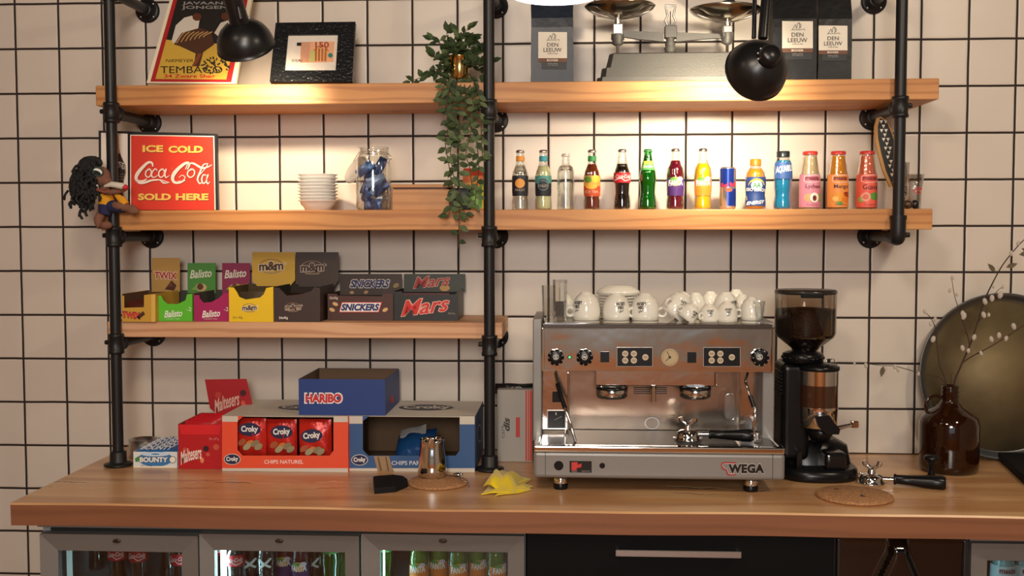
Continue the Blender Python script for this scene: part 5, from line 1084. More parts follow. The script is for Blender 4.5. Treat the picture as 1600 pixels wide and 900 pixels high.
b.box(x0+.001, x1-.001, ym-.002, ym+.020, zb1-.001, ZTR+.004, CHROME, .005, 3); b.box(x0+.001, x0+.018, ym+.018, yt_+.02, zb1-.001, ZTR+.004, CHROME, .004); b.box(x1-.018, x1-.001, ym+.018, yt_+.02, zb1-.001, ZTR+.004, CHROME, .004)
b.box(x0+.015, x1-.015, ym+.018, -.31, zb1-.001, ZTR-.004, BRUSH); b.build('drip_tray', t)
b = MB(); xg0 = P(884, 690, z=ZTR).x; xg1 = P(1148, 690, z=ZTR).x
b.box(xg0, xg1, ym+.024, -.325, ZTR-.003, ZTR+.001, DRIP, .0008, 1)
for px in (951, 1094): p = P(px, 696, z=ZTR+.002); b.lathe([(.001, .0016), (.0135, .0016)], BPLAST, 20, (p.x, p.y+.01, ZTR), Matrix.Diagonal((1, .45, 1)))
b.build('drip_grid', t)
b = MB(); b.box(x0+.02, xg0-.004, ym+.024, -.33, ZTR-.003, ZTR, mat('tray_plate_steel', (.22, .21, .20), .3, 1), .001, 1); b.build('tray_side_plate', t); b = MB(); b.box(xg1+.004, x1-.02, ym+.024, -.33, ZTR-.003, ZTR, mat('tray_plate_steel', (.22, .21, .20), .3, 1), .001, 1); b.build('tray_side_plate', t)
# side towers and back panels
zt2 = Zm(499, yt_); xa0, xa1 = P(832.5, 600, y=yt_).x, P(846.5, 600, y=yt_).x; xb0, xb1 = P(1191.5, 600, y=yt_).x, P(1210, 600, y=yt_).x
zu0, zu1 = P(1030, 580.5, y=-.45).z, P(1030, 512.5, y=-.45).z
MB().box(xa0, xa1, yt_, yb_, zb1-.002, zt2, GREYP, .003).build('side_panel', t); MB().box(xb0, xb1, yt_, yb_, zb1-.002, zt2-.008, GREYP, .003).build('side_panel', t)
BACKS = mat('worn_steel', (.44, .36, .29), .20, 1, bump=(6, .3, .008))
b = MB(); b.box(xa1, xb0, -.315, -.30, ZTR-.004, zu0+.01, BACKS, .001, 1); b.build('splash_panel', t)
b = MB(); xl = P(889, 640, y=-.36).x; b.box(xa1, xl, -.365, -.315, Zm(672, -.36), zu0, STEEL, .001, 1); b.build('inner_side_panel', t); b = MB(); xr = P(1155, 640, y=-.34).x; b.box(xr, xb0, -.34, -.315, Zm(672, -.34), zu0, STEEL, .001, 1); b.build('inner_side_panel', t)
fl_ = flat(-.366)
MB().patch(863, 877, 612, 628.5, fl_, BPLAST, .001, 1, 1).build('black_switch', t)
b = MB(); b.slab([(855, 641), (884, 641), (884, 669), (855, 669)], fl_, .003, C('#b0aaa2', .3), .003); b.slab([(856.3, 642), (882.7, 642), (882.7, 668), (856.3, 668)], fl_, .001, BPLAST, .0045); b.stroke([(866, 656), (872, 653), (878, 650)], .8, fl_, C('#8a8a8a'), .005); b.patch(868, 869.5, 644, 648, fl_, C('#c8c8c8'), .005, 1, 1); b.build('pressure_gauge', t)
fsx = flat(-.3155)
b = MB(); b.disc(1018.5, 661, 11.5, 9.5, fsx, CHROME, .002, 32, hole=.86); b.build('sight_ring', t)
b = MB()
for k in range(4): b.patch(990, 1042, 605+k*3, 606.4+k*3, fsx, C('#2c2018'), .0012, 1, 1)
b.build('vent_slots', t)
b = MB(); pts = [(1139+9*math.cos(a), (622 if math.sin(a) < 0 else 645)+9*math.sin(a)) for a in [2*PI*i/32 for i in range(32)]]; f = flat(-.341)
b.tube([f(x, y, 0.026) for x, y in pts], .0016, CHROME, 6, closed=True); b.build('oval_ring', t); b = MB(); b.poly(pts, fsx, mat('oval_steel', (.42, .37, .33), .25, 1), .003); b.build('oval_embossing', t)
# upper unit
xu0, xu1 = P(848, 545, y=-.45).x, P(1206.5, 545, y=-.45).x
PANEL = mat('panel_steel', (.66, .63, .60), .10, 1, bump=(5, .35, .01))
b = MB(); b.box(xu0, xu1, -.448, -.13, zu0, zu1, PANEL, .002); up = b.build('upper_housing', t)
b = MB(); b.box(xu0-.003, xu0+.005, -.455, -.44, zu0-.001, zu1, CHROME, .003); b.build('edge_trim', up)
b = MB(); b.box(xu1-.004, xu1+.007, -.457, -.43, zu0-.001, zu1+.004, CHROME, .004); b.build('edge_trim', up)
b = MB(); b.box(xu0, xu1, -.453, -.436, zu1, zu1+.011, mat('dark_mirror', (.32, .29, .28), .08, 1), .0015); b.build('top_rail', up)
b = MB(); b.box(xu0, xu1, -.4525, -.447, zu1-.0035, zu1, CHROME, .001, 1); b.build('rail_trim', up)
ZC_ = 1.366
MB().box(xu0+.004, xu1-.004, -.425, -.12, zu1, ZC_, mat('cup_tray_mirror', (.72, .69, .64), .07, 1), .002).build('cup_tray', t)
fp = flat(-.4482)
def knob(px, py, r, sym):
    k = MB(); c = P(px, py, y=-.4482); R = r*mpp(-.45); n = 48; vs = []; pr = [(1, 0), (1, .010), (.96, .016), (.82, .019), (.5, .020), (.001, .020)]
    M = RX(PI/2)
    for q, z in pr:
        for j in range(n): a = 2*PI*j/n; rr = R*q*(1+(.05*math.cos(a*9) if q > .9 else 0)); vs.append(c+M @ Vector((rr*math.cos(a), rr*math.sin(a), z)))
    k.add(vs, [(i*n+j, i*n+(j+1) % n, (i+1)*n+(j+1) % n, (i+1)*n+j) for i in range(len(pr)-1) for j in range(n)], BPLAST, True)
    for j in range(9): a = 2*PI*j/9+.35; k.ball(c+M @ Vector((R*.84*math.cos(a), R*.84*math.sin(a), .018)), R*.07, C('#c8c8c4', .2), 6)
    f = flat(-.4482-.0205); k.disc(px, py, r*.36, r*.36, f, C('#c0bdb4'), 0, hole=.78); k.text(sym, px-r*.2, px+r*.2, py-r*.22, py+r*.22, f, C('#d0ccc4'), .0004, bold=.03); k.build('knob', t)
knob(868.5, 558, 12.6, 'S'); knob(913.5, 558, 12.8, '~'); knob(1187, 558, 13.6, 'S')
b = MB(); c = P(890, 558, y=-.4482); b.ball(c, .0055, BPLAST, 12); b.ball(c+Vector((0, -.003, 0)), .0035, mat('green_led', (.05, .8, .2), .3, emit=2.5, ecol=(.05, .9, .25)), 10); b.build('indicator_light', t)
for px in (945, 1081): b = MB(); b.box(P(px-6.8, 558, y=-.449).x, P(px+6.8, 558, y=-.449).x, -.4515, -.448, Zm(566.5, -.449), Zm(550, -.449), BPLAST, .001); b.build('rocker_switch', t)
for x0_, x1_ in ((964.5, 1019), (1099.5, 1156)):
    b = MB(); b.slab([(x0_-.8, 572.6), (x1_+.8, 572.6), (x1_+.8, 542.6), (x0_-.8, 542.6)], fp, .002, C('#a8a298', .3), .0022); b.slab(rect(x0_, 543.4, x1_, 571.8), fp, .001, BPLAST, .003); kp = b.build('keypad', t)
    for dx, dy in ((11.5, 9), (25, 9), (11.5, 19.5), (25, 19.5), (43, 14.5)):
        b = MB(); b.disc(x0_+dx+.8, 543.5+dy, 4.9, 4.9, fp, C('#c4b296', .4), .0036, 20); b.disc(x0_+dx+.8, 543.5+dy, 2.6, 1.6, fp, C('#5a5248'), .004, 12, hole=.6); b.build('button', kp)
b = MB(); b.disc(1046.5, 558, 14.5, 14.5, fp, CHROME, .0012, 32, hole=.9); b.disc(1046.5, 558, 13.4, 13.4, fp, C('#b5a078', .4), .0016, 32)
for k in range(24): a = 2*PI*k/24; b.stroke([(1046.5+10.4*math.cos(a), 558+10.4*math.sin(a)), (1046.5+12.4*math.cos(a), 558+12.4*math.sin(a))], .6, fp, C('#2a2420'), .002, 1)
b.stroke([(1046.5, 558), (1040, 564)], 1.0, fp, C('#16120f'), .0024); b.stroke([(1046.5, 558), (1042, 549)], 1.0, fp, C('#16120f'), .0024); b.disc(1046.5, 558, 2, 2, fp, C('#16120f'), .0026); b.build('boiler_gauge', t)
# groups
b = MB(); b.box(P(930, 590, y=-.42).x, P(1118, 590, y=-.42).x, -.42, -.314, P(1030, 603.5, y=-.42).z, zu0+.002, STEEL, .003); b.build('group_housing', t)
b = MB(); b.tube([P(1120, 583, y=-.425), P(1120, 601, y=-.425)], .003, CHROME, 8); b.ball(P(1120, 602, y=-.425), .004, CHROME, 8); b.build('lever_pin', t)
for px in (956, 1086):
    c = P(px, 603, y=-.405); m1 = mpp(-.44); b = MB(); b.lathe([(.001, -19.5*m1), (17*m1, -19.5*m1), (22*m1, -18.5*m1), (24.5*m1, -16*m1), (24.8*m1, -5*m1), (23*m1, -2*m1), (20*m1, .002)], CHROME, 40, c); gh = b.build('group_head', t)
    b = MB(); b.lathe([(25*m1, -4.5*m1), (25.2*m1, -1*m1), (20*m1, 0)], BPLAST, 40, c); b.build('gasket_ring', gh)
b = MB(); p = P(1021, 604, y=-.42); m1 = mpp(-.42); b.tube([p+Vector((0, 0, .004)), p-Vector((0, 0, 24*m1))], 3.8*m1, CHROME, 14); b.box(p.x-4.5*m1, p.x+4.5*m1, p.y-.006, p.y+.006, p.z-3*m1, p.z+.003, BPLAST, .001); b.build('hot_water_spout', t)
def wand(pts, grip, nm):
    q = bez(pts, 6); b = MB(); b.tube(q, .0042, CHROME, 10); w_ = b.build(nm, t); b = MB(); b.tube(bez(grip, 5), .0066, BPLAST, 10); b.build('rubber_grip', w_)
wand([P(868, 583, y=-.40), P(872, 602, y=-.43), P(881, 632, y=-.47), P(889, 655, y=-.49), P(894, 672, y=-.50), P(899, 689, y=-.505)], [P(871, 600, y=-.43), P(877, 620, y=-.455), P(883, 638, y=-.475)], 'steam_wand')
wand([P(1168, 583, y=-.41), P(1165, 596, y=-.44), P(1171, 614, y=-.46), P(1178, 636, y=-.48), P(1180, 650, y=-.49), P(1177.5, 668, y=-.49), P(1180, 688, y=-.49)], [P(1172, 618, y=-.465), P(1175, 627, y=-.472), P(1178, 636, y=-.48)], 'steam_wand')
b = MB(); b.tube([P(888, 583, y=-.37), P(888, 690, y=-.37)], .0028, CHROME, 8); b.build('guide_rod', t)
b = MB(); p = P(1183, 691, z=ZTR); b.box(p.x-.010, p.x+.010, p.y-.010, p.y+.010, ZTR, ZTR+.010, CHROME, .003); b.lathe([(.007, .008), (.008, .014), (.006, .022), (.007, .026), (.001, .027)], BRUSH, 14, (p.x, p.y, ZTR)); b.build('wand_rest', t)

# portafilters -----------------------------------------------------------------
def portafilter(c, ang, L, label, spout=True, hr=.014, pitch=0, flip=False):
    """c: bowl bottom centre, ang: handle direction in plan"""
    t = thing('portafilter', label, 'portafilter', c); c = Vector(c); M = RZ(ang) @ RY(pitch)
    b = MB(); b.lathe([(.001, 0), (.020, .001), (.030, .008), (.034, .018), (.035, .026), (.037, .028), (.037, .031), (.033, .031), (.031, .012), (.001, .006)] if not flip else [(.033, 0), (.037, .001), (.037, .005), (.034, .007), (.034, .014), (.030, .024), (.020, .030), (.001, .031)], CHROME, 36, c, RZ(ang))
    for s_ in (1, -1): b.box(c.x+s_*.036-.006, c.x+s_*.036+.006, c.y-.007, c.y+.007, c.z+(.002 if flip else .022), c.z+(.008 if flip else .028), CHROME, .002)
    b.build('filter_bowl', t)
    z0 = .018; b = MB(); b.tube([c+M @ Vector((.030, 0, z0)), c+M @ Vector((.062, 0, z0+.002))], [.0075, .0065], CHROME, 14); b.build('neck', t)
    b = MB(); b.tube([c+M @ Vector((.060+L*q, 0, z0+.002+.002*q)) for q in (0, .03, .06, .35, .75, .93, 1)], [hr*.78, hr*.95, hr*.75, hr*.85, hr*1.15, hr*1.2, hr*.95], BPLAST, 20); h_ = b.build('handle', t)
    b = MB(); e = c+M @ Vector((.060+L, 0, z0+.004)); b.tube([e, e+M @ Vector((.002, 0, 0))], [hr*.6, hr*.5], CHROME, 14); b.build('end_cap', h_)
    if spout:
        b = MB(); zt = .031 if flip else .0; s_ = 1 if flip else 1
        if flip:
            b.lathe([(.012, .028), (.010, .040), (.008, .046), (.001, .047)], CHROME, 16, c)
            for q in (-1, 1): b.tube(bez([c+M @ Vector((0, 0, .040)), c+M @ Vector((q*.009, 0, .050)), c+M @ Vector((q*.018, 0, .056)), c+M @ Vector((q*.022, 0, .066))], 4), [.0065]*8+[.0075]*5, CHROME, 12)
        b.build('spout', t)
    return t
zp = ZTR+.0015
cpt = P(1076, 690, z=zp); portafilter((cpt.x, cpt.y+.022, zp), -.20, .125, 'chrome portafilter with black handle lying on the drip tray of the coffee machine', True, .0155, 0, True)
cpt = P(1366, 760, z=ZT); portafilter((cpt.x, cpt.y+.030, ZT+.0005), -.30, .140, 'chrome portafilter with black handle lying on the worktop right of the grinder', True, .0175, .02, True)
b = MB(); p = P(1347, 745, z=ZT+.003); b.tube([Vector((p.x+.018*math.cos(a), p.y+.018*math.sin(a), ZT+.0055+.004*math.sin(a))) for a in [2*PI*i/24 for i in range(24)]], .0035, CHROME, 8, closed=True)
tag(b.build('filter_ring', loc=(p.x, p.y, ZT)), 'small chrome ring between the grinder foot and the portafilter', 'ring')
x, y = P(1455, 750, y=-.38).x, -.38; t2 = thing('coffee_tamper', 'black handled coffee tamper standing behind the portafilter handle', 'tamper', (x, y, ZT)); m1 = mpp(y)
MB().lathe([(.0, 0), (.024, 0), (.025, .002), (.025, .012), (.012, .015), (.001, .016)], CHROME, 32, (x, y, ZT+.0005)).build('tamper_base', t2)
MB().lathe([(.010, .015), (.011, .020), (.0085, .030), (.009, .045), (.014, .055), (.021, .062), (.0225, .068), (.020, .074), (.012, .078), (.001, .079)], BPLAST, 28, (x, y, ZT)).build('handle', t2)
c = P(1335, 774, z=ZT+.005); b = MB(); b.lathe([(.001, 0), (.100, 0), (.103, .002), (.103, .007), (.100, .009), (.001, .009)], CORK, 56, (c.x, c.y, ZT+.0005))
f = zplane(ZT+.0096)
b.disc(1307, 764, 4, 1.0, f, C('#3a1c14'), .0001, 12, hole=.5); b.poly([(1345, 772), (1350, 774), (1355, 776), (1349, 776.5), (1343, 775)], f, C('#3a1418'), .0001)
tag(b.build('cork_mat', loc=(c.x, c.y, ZT)), 'round cork mat in front of the grinder, near the worktop edge', 'mat')

# ---------------------------------------------------------------- cups on the machine
CUPG = 'white cups upside down on the coffee machine'
def cup(px, rowb, y, rpx, hpx, label, ha, la=None, tiltm=None, z=None, small=False):
    """inverted cup. ha: handle angle, la: logo angle (both: -90 deg faces the room)"""
    m1 = mpp(y); R, H = rpx*m1, hpx*m1; x = P(px, rowb, y=y).x; z = ZC_+.0006 if z is None else z
    t = thing('coffee_cup', label, 'cup', (x, y, z), CUPG); M = tiltm or Matrix.Identity(3)
    pr = [(R*.93, 0), (R*.96, 0), (R*.995, H*.18), (R, H*.35), (R*.94, H*.58), (R*.80, H*.78), (R*.60, H*.90), (R*.44, H*.945), (R*.43, H), (R*.36, H), (R*.34, H*.95), (.001, H*.94)]
    inn = [(r*.91, h*.93) for r, h in pr[:7]]+[(.001, H*.86)]
    b = MB(); b.lathe(pr, WHITE, 36, (0, 0, 0), M); b.open_lathe(inn, WHITE, 36, (0, 0, 0), M); b.open_lathe([pr[0], inn[0]], WHITE, 36, (0, 0, 0), M); b.build('bowl', t, world=False)
    b = MB(); rr = R*.30; cz = H*(.30 if not small else .34); d = Vector((math.cos(ha), math.sin(ha), 0))
    b.tube([M @ (d*(R*.98+rr*.72)+Vector((0, 0, cz))+(d*math.cos(a)+Vector((0, 0, 1))*math.sin(a))*rr) for a in [2*PI*i/20 for i in range(20)]], R*.115, WHITE, 10, closed=True); b.build('handle', t, world=False)
    if la is not None:
        b = MB(); dk = C('#1c1815', .4)
        def f(u, v, l=0):
            h = H*(.56+v/100); r = R
            for i in range(len(pr)-1):
                if pr[i][1] <= h <= pr[i+1][1]: r = pr[i][0]+(pr[i+1][0]-pr[i][0])*(h-pr[i][1])/max(1e-6, pr[i+1][1]-pr[i][1])
            a = la-u/100*R/max(r, R*.3)*1.0; return M @ Vector(((r+.0006)*math.cos(a), (r+.0006)*math.sin(a), h))
        b.text('LEEUW', -34, 34, 2, 14, f, dk, bold=.05); b.text('DEN', -20, 20, -12, 0, f, dk, bold=.05); b.stroke([(-18, -16), (-4, -22), (2, -16), (8, -26), (14, -18)], 3, f, dk)
        b.build('logo', t, world=False)
    return t
F_ = -PI/2
cup(916, 497, -.315, 22, 43, 'large white cup, first from the left in the front row, logo near its left side', PI+.25, F_-.75)
cup(963, 497, -.315, 21.5, 41, 'large white cup, second in the front row, logo at its right side', -.25, F_+.3)
cup(1008, 497, -.315, 22, 41, 'large white cup, third in the front row, logo at its left side', -.12, F_-.4)
Mt = RY(math.radians(-38)) @ RX(.1); cup(1048, 497, -.31, 21, 42, 'large white cup lying tilted against its neighbour, right of the front row', PI+.9, F_+.25, Mt.transposed(), ZC_+.014)
Mt = RY(math.radians(-35)); cup(1070, 503, -.365, 15, 27, 'small white cup leaning tilted in front of the tilted large cup', PI+.5, F_+.5, Mt.transposed(), ZC_+.008, True)
cup(1108, 503, -.365, 15, 27, 'small upright white cup in the front, left of the similar one', PI+.7, F_, None, None, True)
cup(1136, 503, -.365, 16, 31, 'small upright white cup in the front with a clear black logo', -1.0+PI/2*1.4, F_, None, None, True)
cup(1087, 494, -.235, 17, 39, 'white cup in the back row above the small tilted cup', .3, None)
cup(1110, 491, -.16, 16, 38, 'white cup far back between the two back row cups', 2.6, None)
cup(1134, 494, -.245, 20, 40, 'large white cup in the back row with logo at its right', PI+.25, F_+.62)
cup(1150, 491, -.155, 17, 41, 'white cup farthest back near the right end', .4, None)
cup(1160, 494, -.22, 14, 36, 'white cup half hidden behind the tall right end cup', 1.2, None)
cup(1174, 499, -.30, 17, 35, 'white cup at the right end of the cup group beside a glass', PI+.1, None)
cup(884, 490, -.20, 15, 34, 'white cup behind the sugar stick glass at the left end', -.5, None)
# saucers
ys = -.20; m1 = mpp(ys); xs = P(966, 470, y=ys).x
zsau = ZC_+.001
for k in range(9):
    R = (34 if k < 8 else 34.5)*m1; z0 = zsau+k*.0092; b = MB()
    if k < 8: b.lathe([(R*.45, 0), (R*.55, .0005), (R*.9, .004), (R, .0075), (R*.985, .0088), (R*.88, .0062), (R*.5, .0030), (.001, .0030)], WHITE, 44, (xs, ys, z0))
    else: b.lathe([(R*.97, 0), (R, .0015), (R*.93, .009), (R*.68, .020), (R*.60, .022), (R*.55, .024), (.001, .0243)], WHITE, 44, (xs, ys, z0))
    tag(b.build('saucer', loc=(xs, ys, z0)), 'white saucer, upside down on top of the saucer stack' if k == 8 else 'white saucer at the very bottom of the saucer stack' if k == 0 else 'white saucer, %s from the bottom of the stack behind the cups' % ORD[k], 'saucer', 'stacked white saucers on the coffee machine')
GT = glass_thin('tumbler_glass', (.97, .98, .98), .13)
def tumbler(px, rowt, y, r0, r1, label):
    m1 = mpp(y); x = P(px, 500, y=y).x; H = P(px, rowt, y=y).z-ZC_; t = thing('drinking_glass', label, 'glass', (x, y, ZC_), 'glasses on the coffee machine')
    MB().lathe([(.001, .0006), (r0*m1, .0006), (r0*m1*1.02, .004), (r1*m1, H), (r1*m1*.93, H), (r0*m1*.9, .012), (.001, .011)], GT, 8 if r0 > 8 else 24, (x, y, ZC_), None, False).build('glass_body', t); return x, H
x, H = tumbler(875, 437, -.36, 9.5, 11.5, 'tall cut glass holding sugar sticks at the left front corner of the machine')
for k, (dx, c1) in enumerate(((-.008, '#cfc4b0'), (.006, '#d8d0c4'), (-.001, '#a89a86'))):
    b = MB(); tl = .10 if k < 2 else .085; b.box(x+dx-.0055, x+dx+.0055, -.364+.004*k, -.3625+.004*k, ZC_+.014+.045, ZC_+.014+tl, C(c1)); b.box(x+dx-.0055, x+dx+.0055, -.3645+.004*k, -.3625+.004*k, ZC_+.014, ZC_+.014+.045, C('#1c1a1c'))
    tag(b.build('sugar_stick', loc=(x+dx, -.36, ZC_+.014)), ('half black, half cream sugar stick, left one in the tall glass', 'half black, half white sugar stick, right one in the tall glass', 'short beige sugar stick standing behind in the tall glass')[k], 'sugar stick', 'sugar sticks in the glass')
tumbler(857, 446, -.30, 9, 11, 'cut glass tumbler at the far left edge of the machine top')
tumbler(1186, 470, -.33, 6, 9.5, 'slanted clear glass at the right end of the cups')

# ---------------------------------------------------------------- grinder
yg = -.33; m1 = mpp(yg); G = lambda px, y=yg: P(px, 600, y=y).x; GZ = lambda py, y=yg: P(1262, py, y=y).z
t = thing('coffee_grinder', 'tall black and chrome coffee grinder with bean hopper right of the machine', 'coffee grinder', (G(1262), yg, ZT))
xc = G(1257); HG = glass_thin('smoked_hopper', (.62, .55, .48), .10)
b = MB(); b.open_lathe([(43*m1, GZ(526)), (46*m1, GZ(520)), (46.5*m1, GZ(458))], HG, 48, (xc, yg, 0)); b.open_lathe([(18*m1, GZ(548)), (22*m1, GZ(543)), (43*m1, GZ(526))], HG, 48, (xc, yg, 0)); hp = b.build('bean_hopper', t)
b = MB(); b.lathe([(46*m1, GZ(459)), (47*m1, GZ(458)), (47*m1, GZ(454)), (45*m1, GZ(452.5)), (.001, GZ(452))], mat('hopper_lid', (.02, .018, .017), .25), 48, (xc, yg, 0)); b.box(xc-17*m1, xc+17*m1, yg-47.5*m1, yg-44*m1, GZ(463), GZ(455), BPLAST, .003); b.build('hopper_lid', hp)
b = MB(); b.lathe([(16*m1, GZ(548)), (21*m1, GZ(543)), (41*m1, GZ(527)), (44*m1, GZ(520)), (44.5*m1, GZ(483)), (.001, GZ(479))], mat('coffee_beans', sr('#130b08'), .45, 0, spec=.3, bump=(130, 1, .006), var=(130, sr('#261610'))), 48, (xc, yg, 0)); o = b.build('coffee_beans', hp); o['kind'] = 'stuff'
b = MB(); b.lathe([(20*m1, GZ(566)), (31*m1, GZ(565)), (31*m1, GZ(552)), (24*m1, GZ(549)), (18*m1, GZ(548)), (16*m1, GZ(544))], BPLAST, 32, (xc-3*m1, yg, 0)); 
for k in range(18): a = 2*PI*k/18; b.ball((xc-3*m1+31*m1*math.cos(a), yg+31*m1*math.sin(a), GZ(558)), .0045, BPLAST, 6)
b.build('grind_collar', t)
b = MB(); b.box(G(1219), G(1263), yg-.03, yg+.11, ZT+.05, GZ(566), BPLAST, .02, 4); 
for k in range(7): b.box(G(1216.5), G(1221), yg-.02, yg+.08, GZ(582+k*5.5), GZ(579+k*5.5), BPLAST, .001, 1)
b.build('motor_body', t)
yd_ = yg-.035; m2 = mpp(yd_); xd = P(1279.5, 600, y=yd_).x; DZ = lambda py: P(1280, py, y=yd_).z
b = MB(); b.lathe([(.001, DZ(668)), (24*m2, DZ(668)), (29.5*m2, DZ(665)), (29.5*m2, DZ(634))], CHROME, 40, (xd, yd_, 0)); b.build('lower_chrome_ring', t); b = MB(); b.lathe([(29.5*m2, DZ(600)), (29.5*m2, DZ(577))], CHROME, 40, (xd, yd_, 0)); b.build('upper_chrome_ring', t)
b = MB(); b.lathe([(29*m2, DZ(634)), (29*m2, DZ(600))], mat('doser_window', sr('#3a2014'), .12, 0, coat=1), 40, (xd, yd_, 0)); b.build('doser_window', t)
b = MB(); b.lathe([(30*m2, DZ(578)), (31*m2, DZ(577)), (31*m2, DZ(572)), (26*m2, DZ(569)), (14*m2, DZ(567)), (.001, DZ(566))], BPLAST, 40, (xd, yd_, 0))
for dx, h in ((-12, 561), (0, 558), (12, 562)): b.ball((xd+dx*m2, yd_-.02, DZ(h)), .006, BPLAST, 10)
b.tube([(xd+8*m2, yd_-.02, DZ(566)), (xd+10*m2, yd_-.02, DZ(560)), (xd+20*m2, yd_-.02, DZ(560)), (xd+22*m2, yd_-.02, DZ(566))], .002, CHROME, 6); b.build('doser_lid', t)
b = MB(); b.lathe([(.001, DZ(690)), (12*m2, DZ(690)), (18*m2, DZ(680)), (22*m2, DZ(668)), (.001, DZ(667))], BPLAST, 28, (xd+3*m2, yd_, 0)); b.build('doser_outlet', t)
fl2 = flat(yd_-.075); b = MB(); b.slab([(1275, 651), (1296, 649), (1303, 660), (1313, 671), (1311, 679), (1292, 679), (1280, 668)], fl2, .05, BPLAST); b.build('dosing_lever', t, bevel=.004)
b = MB(); b.tube([P(1308, 669, y=yd_-.06), P(1326, 665, y=yd_-.06), P(1341, 662, y=yd_-.06)], [.007, .006, .0085], CHROME, 12); b.box(P(1331, 665, y=yd_-.07).x, P(1342, 665, y=yd_-.07).x, yd_-.072, yd_-.05, P(1335, 668, y=yd_-.06).z, P(1335, 657, y=yd_-.06).z, CHROME, .003); b.build('lever_rod', t)
b = MB(); c_ = (P(1275, 740, z=ZT).x, -.32)
def oval(cx, cy, rx, ry, n=40, p=2.6): return [(cx+rx*abs(math.cos(a))**(2/p)*(1 if math.cos(a) > 0 else -1), cy+ry*abs(math.sin(a))**(2/p)*(1 if math.sin(a) > 0 else -1)) for a in [2*PI*i/n for i in range(n)]]
def loft(b, rings, m):
    n = len(rings[0][0]); vs = []
    for pts, z in rings: vs += [(x, y, z) for x, y in pts]
    b.add(vs, [(i*n+j, i*n+(j+1) % n, (i+1)*n+(j+1) % n, (i+1)*n+j) for i in range(len(rings)-1) for j in range(n)], m, True); b.add(vs[:n], [tuple(reversed(range(n)))], m); b.add(vs[-n:], [tuple(range(n))], m)
bx, by = P(1272, 740, z=ZT).x, -.305
loft(b, [(oval(bx, by, .118, .124), ZT+.0006), (oval(bx, by, .121, .128), ZT+.004), (oval(bx, by, .119, .126), ZT+.028), (oval(bx, by, .112, .118), ZT+.034)], BPLAST)
loft(b, [(oval(bx+.006, by+.040, .108, .082), ZT+.03), (oval(bx+.002, by+.045, .102, .076), ZT+.085), (oval(bx-.012, by+.05, .080, .062), ZT+.105)], BPLAST)
b.build('base', t)
b = MB(); yy = by-.098; b.box(P(1290, 720, y=yy).x, P(1324, 720, y=yy).x, yy, yy+.07, ZT+.03, ZT+.085, mat('black_gloss', (.006, .006, .007), .08), .012, 4); b.build('fork_rest', t); b = MB(); b.box(P(1247, 720, y=yy).x, P(1256, 720, y=yy).x, yy+.02, yy+.07, ZT+.03, ZT+.088, mat('black_gloss'), .003); b.build('fork_guide', t)

# ---------------------------------------------------------------- brown growler with willow twigs, bronze tray
yw = -.235; m1 = mpp(yw); x = P(1482.5, 700, y=yw).x; WZ = lambda py: P(1482, py, y=yw).z-P(1482, 741, y=yw).z+ZT
AMB = mat('amber_glass', sr('#3a1c0a'), .06, 0, trans=.55, ior=1.45, coat=.3)
t = thing('glass_jug', 'dark brown glass jug with small ring handle holding willow twigs', 'jug', (x, yw, ZT))
b = MB(); b.lathe([(.001, ZT+.003), (38*m1, ZT+.0006), (43*m1, WZ(737)), (44.3*m1, WZ(728)), (44.3*m1, WZ(668)), (42*m1, WZ(658)), (34*m1, WZ(650)), (20*m1, WZ(641)), (13.5*m1, WZ(634)), (12*m1, WZ(628)), (13.5*m1, WZ(625)), (12*m1, WZ(621.5)), (13.6*m1, WZ(618)), (12*m1, WZ(615)), (13*m1, WZ(611)), (12*m1, WZ(608)), (10*m1, WZ(608)), (10*m1, WZ(634)), (32*m1, WZ(656)), (41*m1, WZ(672)), (41*m1, WZ(732)), (.001, WZ(736))], AMB, 48, (x, yw, 0)); b.build('jug_body', t)
b = MB(); b.tube(bez([(x-12*m1, yw, WZ(628)), (x-22*m1, yw, WZ(624)), (x-33*m1, yw, WZ(630)), (x-36*m1, yw, WZ(641)), (x-33*m1, yw, WZ(653))], 6), 2.6*m1, AMB, 10); b.build('ring_handle', t)
t = thing('willow_twigs', 'bare twigs with furry silver catkins standing in the brown jug', 'twigs', (x, yw, WZ(620)))
TW = C('#3c281e', .8); CK = mat('catkin_fur', sr('#b9aea0'), .9, 0, sheen=.6)
W = lambda a, b_, d=0: P(a, b_, y=yw+d)
br = [([(1484, 690), (1490, 605), (1500, 575), (1515, 540), (1527, 505), (1538, 470), (1552, 440), (1568, 412), (1590, 385), (1605, 370)], .0032), ([(1482, 690), (1479, 605), (1468, 570), (1464, 540), (1462, 515), (1455, 498), (1445, 487)], .0022), ([(1478, 600), (1468, 590), (1445, 585), (1420, 578), (1398, 572), (1375, 571), (1352, 568), (1336, 567)], .0016),
      ([(1503, 567), (1520, 556), (1545, 543), (1570, 528), (1600, 508), (1625, 492)], .0022), ([(1515, 540), (1512, 525), (1505, 505), (1497, 480), (1491, 460), (1487, 435)], .0018), ([(1527, 505), (1537, 492), (1544, 480)], .0015), ([(1510, 522), (1504, 517), (1500, 516)], .0012), ([(1551, 466), (1558, 455), (1568, 447)], .0013), ([(1486, 600), (1486, 588), (1488, 582)], .0012), ([(1520, 556), (1530, 552), (1537, 550)], .0011)]
for i, (pts, r) in enumerate(br):
    q = bez([W(a, b_, -.006*(i % 3)-(.02 if i == 0 else 0)*k/len(pts)) for k, (a, b_) in enumerate(pts)], 5); b = MB(); b.tube(q, [r*(1-.6*k/len(q)) for k in range(len(q))], TW, 7); b.build('twig', t)
